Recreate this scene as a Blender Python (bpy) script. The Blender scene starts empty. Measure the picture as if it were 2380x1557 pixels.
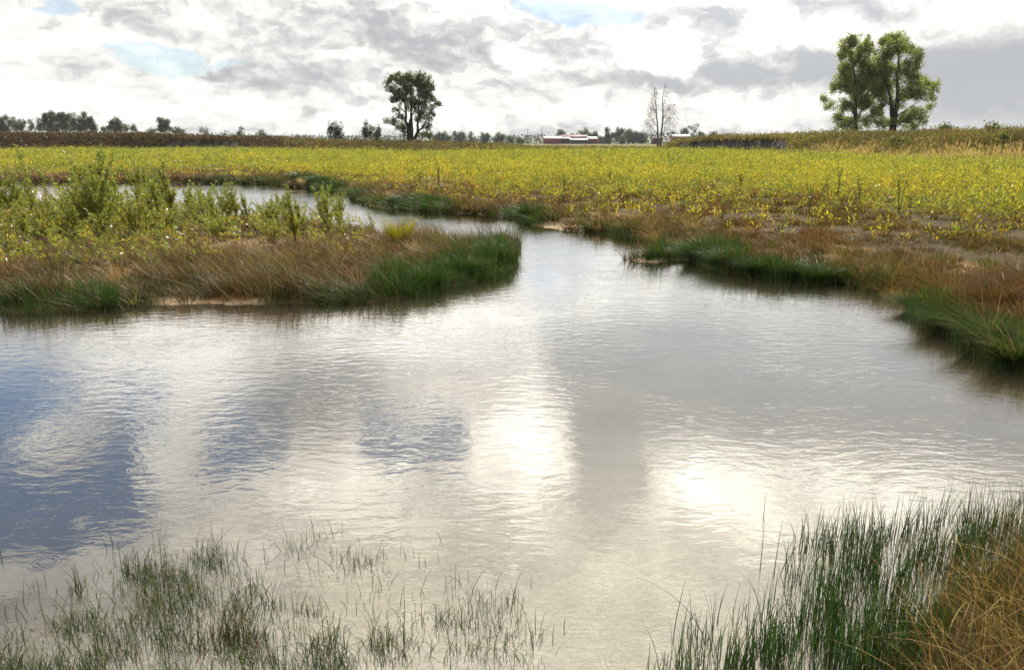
import bpy, math, random
import numpy as np

# ------------------------------------------------------------------ render
S = bpy.context.scene
CAMH = 1.8
FPX = 1731.5                     # focal length in units of a 2380 px wide frame
PITCH = math.radians(14.52)
cam_d = bpy.data.cameras.new('camera')
cam_d.sensor_width = 36.0
cam_d.lens = 36.0 * FPX / 2380.0
cam_d.clip_start = 0.05
cam_d.clip_end = 20000
cam = bpy.data.objects.new('camera', cam_d)
S.collection.objects.link(cam)
cam.location = (0, 0, CAMH)
cam.rotation_euler = (math.radians(90) - PITCH, 0, 0)
S.camera = cam
S.view_settings.view_transform = 'Standard'
S.view_settings.look = 'None'
S.view_settings.exposure = 0.0
S.view_settings.gamma = 1.0
S.cycles.max_bounces = 8
S.cycles.diffuse_bounces = 2
S.cycles.glossy_bounces = 2
S.cycles.transmission_bounces = 3
S.cycles.transparent_max_bounces = 8
S.cycles.sample_clamp_indirect = 4.0
S.cycles.sample_clamp_direct = 0.0
S.cycles.caustics_reflective = False
S.cycles.caustics_refractive = False

SUN_EL, SUN_AZ = 46.0, 14.0       # azimuth clockwise from +Y
SP, CP = math.sin(PITCH), math.cos(PITCH)


def ray(px, py):
    a = (np.asarray(px, float) - 1190) / FPX
    b = -(np.asarray(py, float) - 778.5) / FPX
    return a, CP + b * SP, -SP + b * CP


def G(px, py, z=0.0):
    x, y, zz = ray(px, py)
    t = (z - CAMH) / zz
    return x * t, y * t


def at(px, py, Y):
    x, y, z = ray(px, py)
    t = Y / y
    return float(x * t), float(Y), float(CAMH + z * t)


def topx(x, y, z):
    dep = y * CP + (CAMH - z) * SP
    up = y * SP - (CAMH - z) * CP
    return 1190 + FPX * x / dep, 778.5 - FPX * up / dep


def azel(px, py, refl=False):
    x, y, z = ray(px, py)
    az = math.degrees(math.atan2(x, y))
    el = math.degrees(math.atan2(z, math.hypot(x, y)))
    return az, (-el if refl else el)


# ------------------------------------------------------------------ world
W = bpy.data.worlds.new('World')
S.world = W
W.use_nodes = True
NT = W.node_tree
NT.nodes.clear()


class NB:
    def __init__(s, nt):
        s.nt = nt

    def new(s, t, **kw):
        n = s.nt.nodes.new(t)
        for k, v in kw.items():
            setattr(n, k, v)
        return n

    def put(s, sock, v):
        if isinstance(v, bpy.types.NodeSocket):
            s.nt.links.new(v, sock)
        else:
            sock.default_value = v

    def m(s, op, a, b=None, c=None, clamp=False):
        n = s.new('ShaderNodeMath', operation=op, use_clamp=clamp)
        for i, v in enumerate((a, b, c)):
            if v is not None:
                s.put(n.inputs[i], v)
        return n.outputs[0]

    def v(s, op, a, b=None, c=None, out=0):
        n = s.new('ShaderNodeVectorMath', operation=op)
        for i, x in enumerate((a, b, c)):
            if x is not None:
                s.put(n.inputs[i], x)
        return n.outputs[out]

    def scale(s, a, f):
        n = s.new('ShaderNodeVectorMath', operation='SCALE')
        s.put(n.inputs[0], a)
        s.put(n.inputs[3], f)
        return n.outputs[0]

    def comb(s, x, y, z=0.0):
        n = s.new('ShaderNodeCombineXYZ')
        for i, v in enumerate((x, y, z)):
            s.put(n.inputs[i], v)
        return n.outputs[0]

    def sep(s, v):
        n = s.new('ShaderNodeSeparateXYZ')
        s.put(n.inputs[0], v)
        return n.outputs

    def noise(s, vec, scale, detail=2, rough=0.5, dist=0.0, out='Fac', dim='3D', w=None):
        n = s.new('ShaderNodeTexNoise', noise_dimensions=dim)
        s.put(n.inputs['Vector'], vec)
        n.inputs['Scale'].default_value = scale
        n.inputs['Detail'].default_value = detail
        n.inputs['Roughness'].default_value = rough
        n.inputs['Distortion'].default_value = dist
        return n.outputs[out]

    def remap(s, v, a, b, c=0.0, d=1.0, smooth=False):
        n = s.new('ShaderNodeMapRange', interpolation_type='SMOOTHSTEP' if smooth else 'LINEAR')
        n.clamp = True
        s.put(n.inputs[0], v)
        for i, x in enumerate((a, b, c, d)):
            s.put(n.inputs[i + 1], x)
        return n.outputs[0]

    def ramp(s, v, stops, interp='LINEAR'):
        n = s.new('ShaderNodeValToRGB')
        s.put(n.inputs[0], v)
        cr = n.color_ramp
        cr.interpolation = interp
        while len(cr.elements) < len(stops):
            cr.elements.new(0.5)
        for e, (p, c) in zip(cr.elements, stops):
            e.position = p
            e.color = (*c, 1) if len(c) == 3 else c
        return n.outputs[0]

    def mix(s, f, a, b, blend='MIX'):
        n = s.new('ShaderNodeMix', data_type='RGBA', blend_type=blend)
        s.put(n.inputs[0], f)
        for i, v in ((6, a), (7, b)):
            if not isinstance(v, bpy.types.NodeSocket) and len(v) == 3:
                v = (*v, 1)
            s.put(n.inputs[i], v)
        return n.outputs[2]


w = NB(NT)
tc = w.new('ShaderNodeTexCoord')
D = w.v('NORMALIZE', tc.outputs['Generated'])
dx, dy, dz = w.sep(D)[0:3]
DEG = 57.29578
az = w.m('MULTIPLY', w.m('ARCTAN2', dx, dy), DEG)
el = w.m('MULTIPLY', w.m('ARCSINE', dz), DEG)
zc = w.m('MAXIMUM', dz, 0.0)
inv = w.m('DIVIDE', 1.0, w.m('ADD', zc, 0.10))
plane = w.comb(w.m('MULTIPLY', dx, inv), w.m('MULTIPLY', dy, inv), 0.0)   # cloud deck seen from below
AE = w.comb(az, el, 0.0)
# turbulence shared by all cloud shapes
wn = w.noise(w.v('MULTIPLY', AE, (0.16, 0.30, 1.0)), 1.0, 6, 0.58, 0.0, out='Color')
wn = w.v('SUBTRACT', wn, (0.5, 0.5, 0.5))
amp = w.remap(el, 0.0, 30.0, 3.2, 8.0)
AEW = w.v('ADD', AE, w.v('MULTIPLY', wn, w.comb(w.m('MULTIPLY', amp, 1.3), w.m('MULTIPLY', amp, 0.8), 0.0)))


def blobs(lst, start=0.0):
    acc = start
    for (px, py, sx, sy, wt, refl) in lst:
        a, e = azel(px, py, refl)
        k = DEG / FPX * 1.25
        ax, ay = 1.0 / (sx * k), 1.0 / (sy * k)
        o = w.v('MULTIPLY_ADD', AEW, (ax, ay, 0.0), (-a * ax, -e * ay, 0.0))
        ln = w.v('LENGTH', o, out=1)
        acc = w.m('ADD', acc, w.remap(ln, 0.25, 1.15, wt, 0.0, smooth=True))
    return acc


# shade of the cloud deck: negative = grey undersides, positive = sunlit tops
shade = blobs([
    (900, 50, 260, 55, -0.36, 0), (700, 130, 210, 60, -0.25, 0), (1050, 120, 230, 45, -0.34, 0),
    (620, 180, 120, 40, -0.22, 0), (1290, 195, 170, 32, -0.28, 0), (1640, 188, 200, 26, -0.55, 0),
    (1850, 170, 170, 45, -0.55, 0), (2260, 190, 240, 95, -0.85, 0), (1660, 60, 60, 60, -0.40, 0),
    (1820, 30, 200, 40, -0.25, 0), (2120, 140, 200, 40, -0.30, 0), (1320, 85, 110, 35, -0.30, 0),
    (330, 70, 100, 40, -0.25, 0), (2230, 50, 240, 35, 0.15, 0), (380, 190, 90, 40, -0.15, 0),
    (480, 95, 100, 45, 0.30, 0), (1500, 120, 150, 45, 0.35, 0), (1800, 95, 150, 30, 0.35, 0),
    (100, 150, 260, 120, 0.34, 0), (300, 250, 300, 40, 0.2, 0), (1100, 60, 80, 30, 0.25, 0), (780, 170, 60, 40, 0.25, 0),
    (1650, 255, 420, 32, 0.32, 0), (600, 262, 400, 30, 0.28, 0), (1150, 265, 300, 30, 0.22, 0), (1180, 150, 90, 50, 0.2, 0),
    # the part of the sky seen only in the water
    (1780, 870, 600, 170, -0.95, 1), (730, 925, 170, 90, -0.7, 1), (1400, 1090, 78, 150, -0.85, 1),
    (1560, 960, 300, 110, -0.30, 1), (2200, 1000, 300, 90, -0.5, 1), (1230, 830, 160, 60, -0.2, 1),
    (1230, 980, 95, 150, 0.60, 1), (1640, 1120, 130, 50, 0.45, 1), (2000, 1100, 230, 45, 0.40, 1),
    (390, 850, 190, 110, 0.45, 1), (130, 1010, 100, 55, 0.35, 1), (390, 1050, 70, 90, 0.35, 1),
    (800, 1120, 260, 60, 0.30, 1), (1000, 740, 360, 90, 0.5, 1), (1550, 670, 300, 60, 0.3, 1), (500, 800, 400, 70, .35, 1),
    (2200, 880, 130, 90, 0.18, 1), (420, 1230, 420, 70, 0.1, 1), (1300, 1340, 900, 150, -0.35, 1),
])
blue = blobs([
    (385, 140, 115, 34, 1.0, 0), (1380, 28, 130, 26, 1.0, 0), (1210, 0, 45, 22, 0.8, 0), (130, 5, 60, 25, 0.7, 0),
    (480, 205, 60, 18, 0.5, 0), (560, 140, 40, 14, 0.5, 0),
    (110, 1110, 380, 135, 1.5, 1), (150, 925, 190, 85, 1.2, 1), (560, 1035, 110, 48, 1.25, 1),
    (975, 1025, 140, 52, 1.35, 1), (1290, 660, 70, 70, 0.55, 1), (0, 1030, 90, 130, 0.7, 1), (330, 960, 60, 50, 0.5, 1),
    (130, 1015, 130, 55, -2.4, 1), (395, 1060, 95, 90, -2.4, 1), (700, 1150, 200, 100, -1.0, 1), (770, 990, 70, 80, -1.0, 1), (760, 860, 260, 50, -.6, 1), (300, 860, 150, 60, -1.0, 1),
])
n1 = w.noise(w.v('MULTIPLY', plane, (1.0, 0.8, 1.0)), 2.3, 6, 0.60, 0.25)
n2 = w.noise(w.v('MULTIPLY', AEW, (1.0, 1.5, 1.0)), 0.19, 6, 0.58, 0.0)
nn = w.m('ADD', w.m('MULTIPLY', n1, 0.38), w.m('MULTIPLY', n2, 0.62))
rain = blobs([(2300, 190, 330, 130, 0.75, 0)])
namp = w.m('MULTIPLY', w.remap(el, 11.0, 18.0, 2.5, 1.6), w.m('SUBTRACT', 1.0, rain))
n2b = w.noise(w.v('MULTIPLY', w.v('ADD', AEW, (0.35, 0.85, 0.0)), (1.0, 1.5, 1.0)), 0.19, 6, 0.58, 0.0)
n3 = w.noise(w.v('MULTIPLY', AEW, (1.0, 1.35, 1.0)), 0.62, 3, 0.5, 0.0)
n3b = w.noise(w.v('MULTIPLY', w.v('ADD', AEW, (0.12, 0.36, 0.0)), (1.0, 1.35, 1.0)), 0.62, 3, 0.5, 0.0)
lit = w.m('ADD', w.m('SUBTRACT', n2, n2b), w.m('MULTIPLY', w.m('SUBTRACT', n3, n3b), 0.42))          # tops of the heads face the light
nn = w.m('ADD', nn, lit)
sh = w.m('MULTIPLY_ADD', w.m('SUBTRACT', nn, 0.5), namp, w.m('ADD', shade, w.remap(el, 11.0, 15.0, 0.75, 0.66)))
cc = w.ramp(w.m('MULTIPLY', sh, 0.7), [
    (0.00, (0.52, 0.535, 0.56)), (0.14, (0.61, 0.612, 0.615)), (0.27, (0.71, 0.702, 0.69)),
    (0.36, (0.80, 0.785, 0.765)), (0.45, (0.92, 0.90, 0.87)), (0.56, (1.04, 1.015, 0.965)), (0.70, (1.13, 1.105, 1.04)), (1.0, (1.5, 1.46, 1.38))])
# clouds glow towards the sun
sv = (math.sin(math.radians(SUN_AZ)) * math.cos(math.radians(SUN_EL)),
      math.cos(math.radians(SUN_AZ)) * math.cos(math.radians(SUN_EL)), math.sin(math.radians(SUN_EL)))
dots = w.v('DOT_PRODUCT', D, sv, out=1)
glow = w.remap(dots, 0.72, 1.0, 0.0, 1.0)
glow = w.m('MULTIPLY', w.m('POWER', glow, 1.4), 1.75)
back = w.remap(dots, -0.4, 0.7, 0.45, 1.0)
gain = w.m('MULTIPLY', w.m('MULTIPLY', w.m('ADD', 1.0, glow), back), w.remap(el, 10.0, 20.0, 1.0, 1.2))
gm = w.new('ShaderNodeGamma')
w.put(gm.inputs[0], cc)
w.put(gm.inputs[1], w.remap(el, 11.5, 18.0, 1.0, 1.75))
cc = w.scale(gm.outputs[0], gain)
bm = w.remap(w.m('MULTIPLY_ADD', w.m('SUBTRACT', n2, 0.5), 1.6, blue), 0.34, 0.62, 0.0, 1.0, smooth=True)
hz = w.remap(el, 0.0, 2.5, 0.0, 1.0)                       # no blue right at the horizon
bm = w.m('MULTIPLY', w.m('MULTIPLY', bm, hz), w.remap(el, 12.0, 16.0, 0.6, 1.0))
sky = w.new('ShaderNodeTexSky', sky_type='NISHITA')
sky.sun_disc = False
sky.sun_elevation = math.radians(SUN_EL)
sky.sun_rotation = math.radians(SUN_AZ)
sky.air_density = 1.0
sky.dust_density = 0.15
sky.ozone_density = 2.2
bg1 = w.new('ShaderNodeBackground')
w.put(bg1.inputs[0], sky.outputs[0])
bg1.inputs[1].default_value = 0.115
bg2 = w.new('ShaderNodeBackground')
w.put(bg2.inputs[0], cc)
bg2.inputs[1].default_value = 1.0
mx = w.new('ShaderNodeMixShader')
w.put(mx.inputs[0], bm)
w.put(mx.inputs[1], bg2.outputs[0])
w.put(mx.inputs[2], bg1.outputs[0])
wo = w.new('ShaderNodeOutputWorld')
w.put(wo.inputs[0], mx.outputs[0])

sun_d = bpy.data.lights.new('sun', 'SUN')
sun_d.energy = 4.9
sun_d.angle = math.radians(0.5)
sun_d.color = (1.0, 0.95, 0.86)
sun = bpy.data.objects.new('sun', sun_d)
S.collection.objects.link(sun)
sun.rotation_euler = (math.radians(90 - SUN_EL), 0, math.radians(180 - SUN_AZ))
sun.location = (0, 0, 50)

# ------------------------------------------------------------------ helpers
rng = np.random.default_rng(7)
random.seed(7)
COL = S.collection


def hash2(ix, iy, seed):
    h = (ix.astype(np.int64) * 374761393 + iy.astype(np.int64) * 668265263 + seed * 974634777) & 0xffffffff
    h = ((h ^ (h >> 13)) * 1274126177) & 0xffffffff
    return ((h ^ (h >> 16)) & 0xffff) / 65535.0


def vnoise(x, y, seed=0):
    ix, iy = np.floor(x), np.floor(y)
    fx, fy = x - ix, y - iy
    fx, fy = fx * fx * (3 - 2 * fx), fy * fy * (3 - 2 * fy)
    a, b = hash2(ix, iy, seed), hash2(ix + 1, iy, seed)
    c, d = hash2(ix, iy + 1, seed), hash2(ix + 1, iy + 1, seed)
    return (a + (b - a) * fx) * (1 - fy) + (c + (d - c) * fx) * fy


def fbm(x, y, seed=0, o=4):
    s, a, t = 0.0, 1.0, 0.0
    for i in range(o):
        s = s + a * vnoise(x * 2 ** i, y * 2 ** i, seed + i * 17)
        t += a
        a *= 0.5
    return s / t


def sstep(a, b, x):
    t = np.clip((x - a) / (b - a), 0, 1)
    return t * t * (3 - 2 * t)


class MB:
    """collects verts / faces / per-vertex colour and links them as ONE mesh"""
    def __init__(s):
        s.v, s.f3, s.f4, s.c, s.n = [], [], [], [], 0

    def add(s, v, f, c):
        v = np.asarray(v, np.float32).reshape(-1, 3)
        c = np.asarray(c, np.float32)
        if c.ndim == 1:
            c = np.tile(c, (len(v), 1))
        s.v.append(v)
        s.c.append(c.reshape(-1, 3))
        for ff in (f if isinstance(f, list) else [f]):
            ff = np.atleast_2d(np.asarray(ff, np.int64))
            if ff.size:
                (s.f3 if ff.shape[1] == 3 else s.f4).append(ff + s.n)
        s.n += len(v)

    def build(s, name, mat, parent=None, smooth=False, origin=None):
        me = bpy.data.meshes.new(name)
        if not s.v:
            s.v, s.c = [np.zeros((0, 3), np.float32)], [np.zeros((0, 3), np.float32)]
        v = np.concatenate(s.v)
        if origin is not None:
            v = v - np.asarray(origin, np.float32)
        f3 = np.concatenate(s.f3) if s.f3 else np.zeros((0, 3), np.int64)
        f4 = np.concatenate(s.f4) if s.f4 else np.zeros((0, 4), np.int64)
        me.vertices.add(len(v))
        me.vertices.foreach_set('co', v.ravel())
        li = np.concatenate([f3.ravel(), f4.ravel()]).astype(np.int32)
        me.loops.add(len(li))
        me.loops.foreach_set('vertex_index', li)
        me.polygons.add(len(f3) + len(f4))
        ls = np.concatenate([np.arange(len(f3)) * 3, len(f3) * 3 + np.arange(len(f4)) * 4]).astype(np.int32)
        me.polygons.foreach_set('loop_start', ls)
        if smooth:
            me.polygons.foreach_set('use_smooth', np.ones(len(ls), bool))
        me.update(calc_edges=True)
        ca = me.color_attributes.new('Col', 'FLOAT_COLOR', 'POINT')
        c4 = np.ones((len(v), 4), np.float32)
        c4[:, :3] = np.concatenate(s.c)
        ca.data.foreach_set('color', c4.ravel())
        me.materials.append(mat)
        o = bpy.data.objects.new(name, me)
        COL.objects.link(o)
        if parent is not None:
            o.parent = parent
        elif origin is not None:
            o.location = origin
        return o


def tag(o, label=None, cat=None, group=None, kind=None):
    if label: o['label'] = label
    if cat: o['category'] = cat
    if group: o['group'] = group
    if kind: o['kind'] = kind
    return o


def thing(name, loc, label, cat, group=None):
    o = bpy.data.objects.new(name, None)
    o.empty_display_size = 0.3
    COL.objects.link(o)
    o.location = loc
    return tag(o, label, cat, group)


# ------------------------------------------------------------------ materials
def mat_new(name):
    m = bpy.data.materials.new(name)
    m.use_nodes = True
    m.node_tree.nodes.clear()
    return m, NB(m.node_tree)


def foliage_mat(name, trans=0.45, gloss=0.04, rough=0.35, tint=(1.0, 1.0, 0.7)):
    m, n = mat_new(name)
    at_ = n.new('ShaderNodeAttribute', attribute_name='Col')
    c = at_.outputs[0]
    df = n.new('ShaderNodeBsdfDiffuse')
    n.put(df.inputs[0], c)
    tr = n.new('ShaderNodeBsdfTranslucent')
    n.put(tr.inputs[0], n.mix(1.0, c, tint, 'MULTIPLY'))
    mx = n.new('ShaderNodeMixShader')
    mx.inputs[0].default_value = trans
    n.put(mx.inputs[1], df.outputs[0])
    n.put(mx.inputs[2], tr.outputs[0])
    gl = n.new('ShaderNodeBsdfGlossy')
    gl.inputs['Roughness'].default_value = rough
    m2 = n.new('ShaderNodeMixShader')
    m2.inputs[0].default_value = gloss
    n.put(m2.inputs[1], mx.outputs[0])
    n.put(m2.inputs[2], gl.outputs[0])
    o = n.new('ShaderNodeOutputMaterial')
    n.put(o.inputs[0], m2.outputs[0])
    return m


def plain_mat(name, rough=0.8, scale=6.0, var=0.35, bump=0.3, bscale=20.0, metal=0.0):
    m, n = mat_new(name)
    at_ = n.new('ShaderNodeAttribute', attribute_name='Col')
    tcn = n.new('ShaderNodeTexCoord')
    nz = n.noise(tcn.outputs['Object'], scale, 5, 0.6)
    f = n.remap(nz, 0.25, 0.75, 1.0 - var, 1.0 + var)
    c = n.scale(at_.outputs[0], f)
    p = n.new('ShaderNodeBsdfPrincipled')
    n.put(p.inputs['Base Color'], c)
    p.inputs['Roughness'].default_value = rough
    p.inputs['Metallic'].default_value = metal
    p.inputs['Specular IOR Level'].default_value = 0.25
    if bump:
        b = n.new('ShaderNodeBump')
        b.inputs['Strength'].default_value = bump
        b.inputs['Distance'].default_value = 0.02
        n.put(b.inputs['Height'], n.noise(tcn.outputs['Object'], bscale, 4, 0.6))
        n.put(p.inputs['Normal'], b.outputs[0])
    o = n.new('ShaderNodeOutputMaterial')
    n.put(o.inputs[0], p.outputs[0])
    return m


M_LEAF = foliage_mat('leaf', 0.58, 0.05, 0.35)
M_GRASS = foliage_mat('grass', 0.45, 0.03, 0.4)
M_RUSH = foliage_mat('rush', 0.4, 0.05, 0.3)
M_BARK = plain_mat('bark', 0.9, 8, 0.3, 0.4, 12)


def ground_mat():
    m, n = mat_new('ground_soil')
    at_ = n.new('ShaderNodeAttribute', attribute_name='Col')
    geo = n.new('ShaderNodeNewGeometry')
    P = geo.outputs['Position']
    a = n.noise(P, 1.7, 6, 0.65)
    b = n.noise(P, 35.0, 5, 0.7)
    f = n.m('MULTIPLY', n.remap(a, 0.3, 0.7, 0.78, 1.22), n.remap(b, 0.3, 0.7, 0.8, 1.2))
    c = n.scale(at_.outputs[0], f)
    p = n.new('ShaderNodeBsdfPrincipled')
    n.put(p.inputs['Base Color'], c)
    p.inputs['Roughness'].default_value = 0.9
    p.inputs['Specular IOR Level'].default_value = 0.2
    bp = n.new('ShaderNodeBump')
    bp.inputs['Strength'].default_value = 0.7
    bp.inputs['Distance'].default_value = 0.02
    n.put(bp.inputs['Height'], b)
    n.put(p.inputs['Normal'], bp.outputs[0])
    o = n.new('ShaderNodeOutputMaterial')
    n.put(o.inputs[0], p.outputs[0])
    return m


def water_mat():
    m, n = mat_new('pond_water')
    geo = n.new('ShaderNodeNewGeometry')
    P = geo.outputs['Position']
    px, py, pz = n.sep(P)[0:3]
    dist = n.v('LENGTH', P, out=1)
    # wind wavelets, crests across the view, in gusty patches
    Q = n.v('MULTIPLY', n.v('ADD', P, n.scale(n.v('SUBTRACT', n.noise(P, 0.8, 2, 0.5, out='Color'), (0.5, 0.5, 0.5)), 0.5)), (1.0, 2.1, 1.0))
    wa = n.noise(Q, 6.0, 2, 0.5)
    wb = n.noise(n.v('MULTIPLY', P, (11.0, 27.0, 1.0)), 1.0, 3, 0.6, 0.4)
    wc = n.noise(n.v('MULTIPLY', P, (0.5, 1.3, 1.0)), 1.0, 2, 0.5)
    gust = n.remap(n.noise(P, 0.55, 3, 0.55), 0.35, 0.65, 0.25, 1.0)
    near = n.remap(py, 2.2, 6.5, 0.5, 1.0, smooth=True)
    k = n.m('MULTIPLY', gust, near)
    h = n.m('MULTIPLY', n.m('ADD', n.m('MULTIPLY', wa, 0.0044), n.m('MULTIPLY', wb, 0.0016)), k)
    h = n.m('ADD', h, n.m('MULTIPLY', wc, 0.0015))
    # rain-drop rings: one possible drop per cell
    for (cell, off, life) in ((0.55, 0.0, 0.35), (0.85, 13.7, 0.5)):
        vo = n.new('ShaderNodeTexVoronoi', voronoi_dimensions='2D', feature='F1')
        vo.inputs['Randomness'].default_value = 0.85
        vo.inputs['Scale'].default_value = 1.0
        n.put(vo.inputs['Vector'], n.v('ADD', n.scale(P, 1.0 / cell), (off, off * 0.7, 0.0)))
        d = n.m('MULTIPLY', vo.outputs['Distance'], cell)
        r0, r1, r2 = n.sep(vo.outputs['Color'])[0:3]
        R = n.m('MULTIPLY_ADD', r0, 0.08, 0.02)
        dd = n.m('SUBTRACT', d, R)
        env = n.m('MULTIPLY', n.remap(n.m('ABSOLUTE', dd), 0.0, 0.045, 1.0, 0.0, smooth=True), n.m('LESS_THAN', r1, life))
        ring = n.m('MULTIPLY', n.m('SINE', n.m('MULTIPLY', dd, 300.0)), env)
        a = n.m('DIVIDE', 0.00016, n.m('MULTIPLY_ADD', r0, 3.0, 0.5))
        h = n.m('MULTIPLY_ADD', ring, a, h)
    bp = n.new('ShaderNodeBump')
    bp.inputs['Strength'].default_value = 1.0
    bp.inputs['Distance'].default_value = 1.0
    n.put(bp.inputs['Height'], h)
    N = bp.outputs[0]
    lw = n.new('ShaderNodeLayerWeight')
    n.put(lw.inputs['Normal'], N)
    lw.inputs['Blend'].default_value = 0.5
    F = n.ramp(lw.outputs['Facing'], [(0.0, (.02,) * 3), (0.30, (.07,) * 3), (0.40, (.13,) * 3), (0.5, (.22,) * 3), (0.66, (.42,) * 3),
                                      (0.80, (.74,) * 3), (0.90, (.96,) * 3), (1.0, (1,) * 3)])
    gl = n.new('ShaderNodeBsdfGlossy')
    gl.inputs['Roughness'].default_value = 0.012
    n.put(gl.inputs['Normal'], N)
    tr = n.new('ShaderNodeBsdfTransparent')
    tr.inputs[0].default_value = (0.92, 0.90, 0.84, 1)
    df = n.new('ShaderNodeBsdfDiffuse')
    df.inputs[0].default_value = (0.22, 0.21, 0.18, 1)
    un = n.new('ShaderNodeMixShader')
    un.inputs[0].default_value = 0.12
    n.put(un.inputs[1], tr.outputs[0])
    n.put(un.inputs[2], df.outputs[0])
    mx = n.new('ShaderNodeMixShader')
    n.put(mx.inputs[0], F)
    n.put(mx.inputs[1], un.outputs[0])
    n.put(mx.inputs[2], gl.outputs[0])
    o = n.new('ShaderNodeOutputMaterial')
    n.put(o.inputs[0], mx.outputs[0])
    return m


# ------------------------------------------------------------------ shoreline (traced as ground points)
def poly(pts):
    return np.array([G(a, b) for a, b in pts]).reshape(-1, 2)


FAR = [(-300, 424), (0, 426), (290, 424), (450, 425), (600, 428), (700, 437), (780, 447), (825, 455), (835, 466), (850, 478), (900, 484), (938, 487),
       (1005, 493), (1072, 496), (1120, 500), (1172, 508), (1210, 517), (1260, 526), (1306, 535), (1407, 547), (1491, 560), (1540, 585),
       (1590, 600), (1640, 626), (1700, 636), (1759, 643), (1816, 656), (1912, 661), (1984, 660), (2045, 683), (2121, 713), (2171, 755),
       (2236, 785), (2274, 815), (2380, 862), (2500, 920)]
far_w = poly(FAR)
far_w[0] = (-75, far_w[0][1])
corner = poly([(2470, 1190), (2400, 1240), (2310, 1310), (2230, 1370), (2150, 1440), (2090, 1510), (2050, 1570)])
BIG = np.concatenate([far_w, [(9, 7), (9, 4.2)], corner, [(1.15, 1.2), (0.6, 0.9), (-0.6, 0.75), (-2.5, 0.9), (-6, 2.0), (-12, 3.0), (-40, 3), (-75, 8)]])
ISL = [(-700, 760), (-300, 742), (0, 727), (100, 729), (200, 723), (300, 716), (390, 709), (460, 706), (580, 705), (640, 708), (700, 709), (830, 709), (920, 696),
       (980, 681), (1060, 666), (1120, 651), (1165, 632), (1188, 610), (1190, 590), (1202, 574), (1180, 566), (1120, 572), (1040, 562), (960, 552), (900, 545),
       (830, 533), (760, 522), (650, 514), (500, 508), (350, 498), (200, 480), (50, 466), (-200, 455)]
isl_w = poly(ISL)
ISL_W = np.concatenate([isl_w, [(-45, 22), (-45, 10)]])
BAR = poly([(1455, 603), (1500, 598), (1560, 599), (1600, 605), (1590, 611), (1530, 611), (1475, 608)])


def inside(P, x, y):
    r = np.zeros(x.shape, bool)
    n = len(P)
    for i in range(n):
        x1, y1 = P[i]
        x2, y2 = P[(i + 1) % n]
        if y1 == y2:
            continue
        c = ((y1 > y) != (y2 > y)) & (x < (x2 - x1) * (y - y1) / (y2 - y1) + x1)
        r ^= c
    return r


def pdist(P, x, y):
    d = np.full(x.shape, 1e9)
    for i in range(len(P)):
        a, b = P[i], P[(i + 1) % len(P)]
        e = b - a
        t = np.clip(((x - a[0]) * e[0] + (y - a[1]) * e[1]) / (e @ e), 0, 1)
        d = np.minimum(d, (x - a[0] - t * e[0]) ** 2 + (y - a[1] - t * e[1]) ** 2)
    return np.sqrt(d)


def wob(x, y):
    r = np.hypot(x, y)
    k = np.clip(r / 14, 0.2, 1.6)
    return (x + (fbm(x * 1.3 / k, y * 1.3 / k, 3, 3) - 0.5) * 0.8 * k, y + (fbm(x * 1.3 / k, y * 1.3 / k, 9, 3) - 0.5) * 0.8 * k)


def shore(x, y):
    """signed distance to the waterline (+ on land) and an island flag"""
    x, y = np.asarray(x, float), np.asarray(y, float)
    sd = np.full(x.shape, 60.0)
    isl = np.zeros(x.shape, bool)
    k = (np.hypot(x, y) < 100)
    xs, ys = wob(x[k], y[k])
    inb, ini, inr = inside(BIG, xs, ys), inside(ISL_W, xs, ys), inside(BAR, xs, ys)
    d = np.minimum(pdist(BIG, xs, ys), np.minimum(pdist(ISL_W, xs, ys), pdist(BAR, xs, ys)))
    wat = inb & ~ini & ~inr
    sd[k] = np.where(wat, -d, d)
    isl[k] = ini
    return sd, isl


CREST = np.array([  # px, crest row, depth, width of the front slope
    (-900, 306, 128, 9), (0, 309, 128, 8), (150, 311, 126, 8), (300, 314, 124, 6), (450, 316, 120, 3), (540, 318, 120, 3), (590, 318, 128, 10),
    (640, 318, 128, 12), (720, 323, 120, 14), (800, 327, 115, 16), (960, 329, 112, 18), (1050, 333, 114, 18), (1180, 339, 116, 18),
    (1250, 347, 118, 18), (1530, 347, 122, 8), (1545, 338, 116, 4), (1562, 324, 114, 3.5), (1610, 320, 110, 2.5), (1700, 314, 104, 2.5), (1790, 312, 98, 3),
    (1850, 313, 92, 11), (1950, 309, 86, 14), (2100, 307, 78, 16), (2200, 301, 72, 16), (2380, 302, 64, 16), (3200, 300, 52, 16)], float)
CZ = np.array([at(r[0], r[1], r[2])[2] for r in CREST]) - 0.65


def berm(x, y):
    yy = np.maximum(y, 1.0)
    px = 1190 + FPX * x / (yy * CP + 0.3)
    R = np.interp(px, CREST[:, 0], CREST[:, 2])
    wd = np.interp(px, CREST[:, 0], CREST[:, 3])
    H = np.maximum(np.interp(px, CREST[:, 0], CZ), 0.1)
    t = y - R
    f = sstep(-1.0, 0.0, t / wd)
    bk = 1 - 0.55 * sstep(12, 45, t)
    bk = bk * (1 - sstep(60, 160, t))
    k = np.where(y > 5, 1.0, 0.0)
    return (H + (fbm(x * 0.12, y * 0.12, 5) - 0.5) * 0.5) * f * bk * k, px, t / wd


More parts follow.
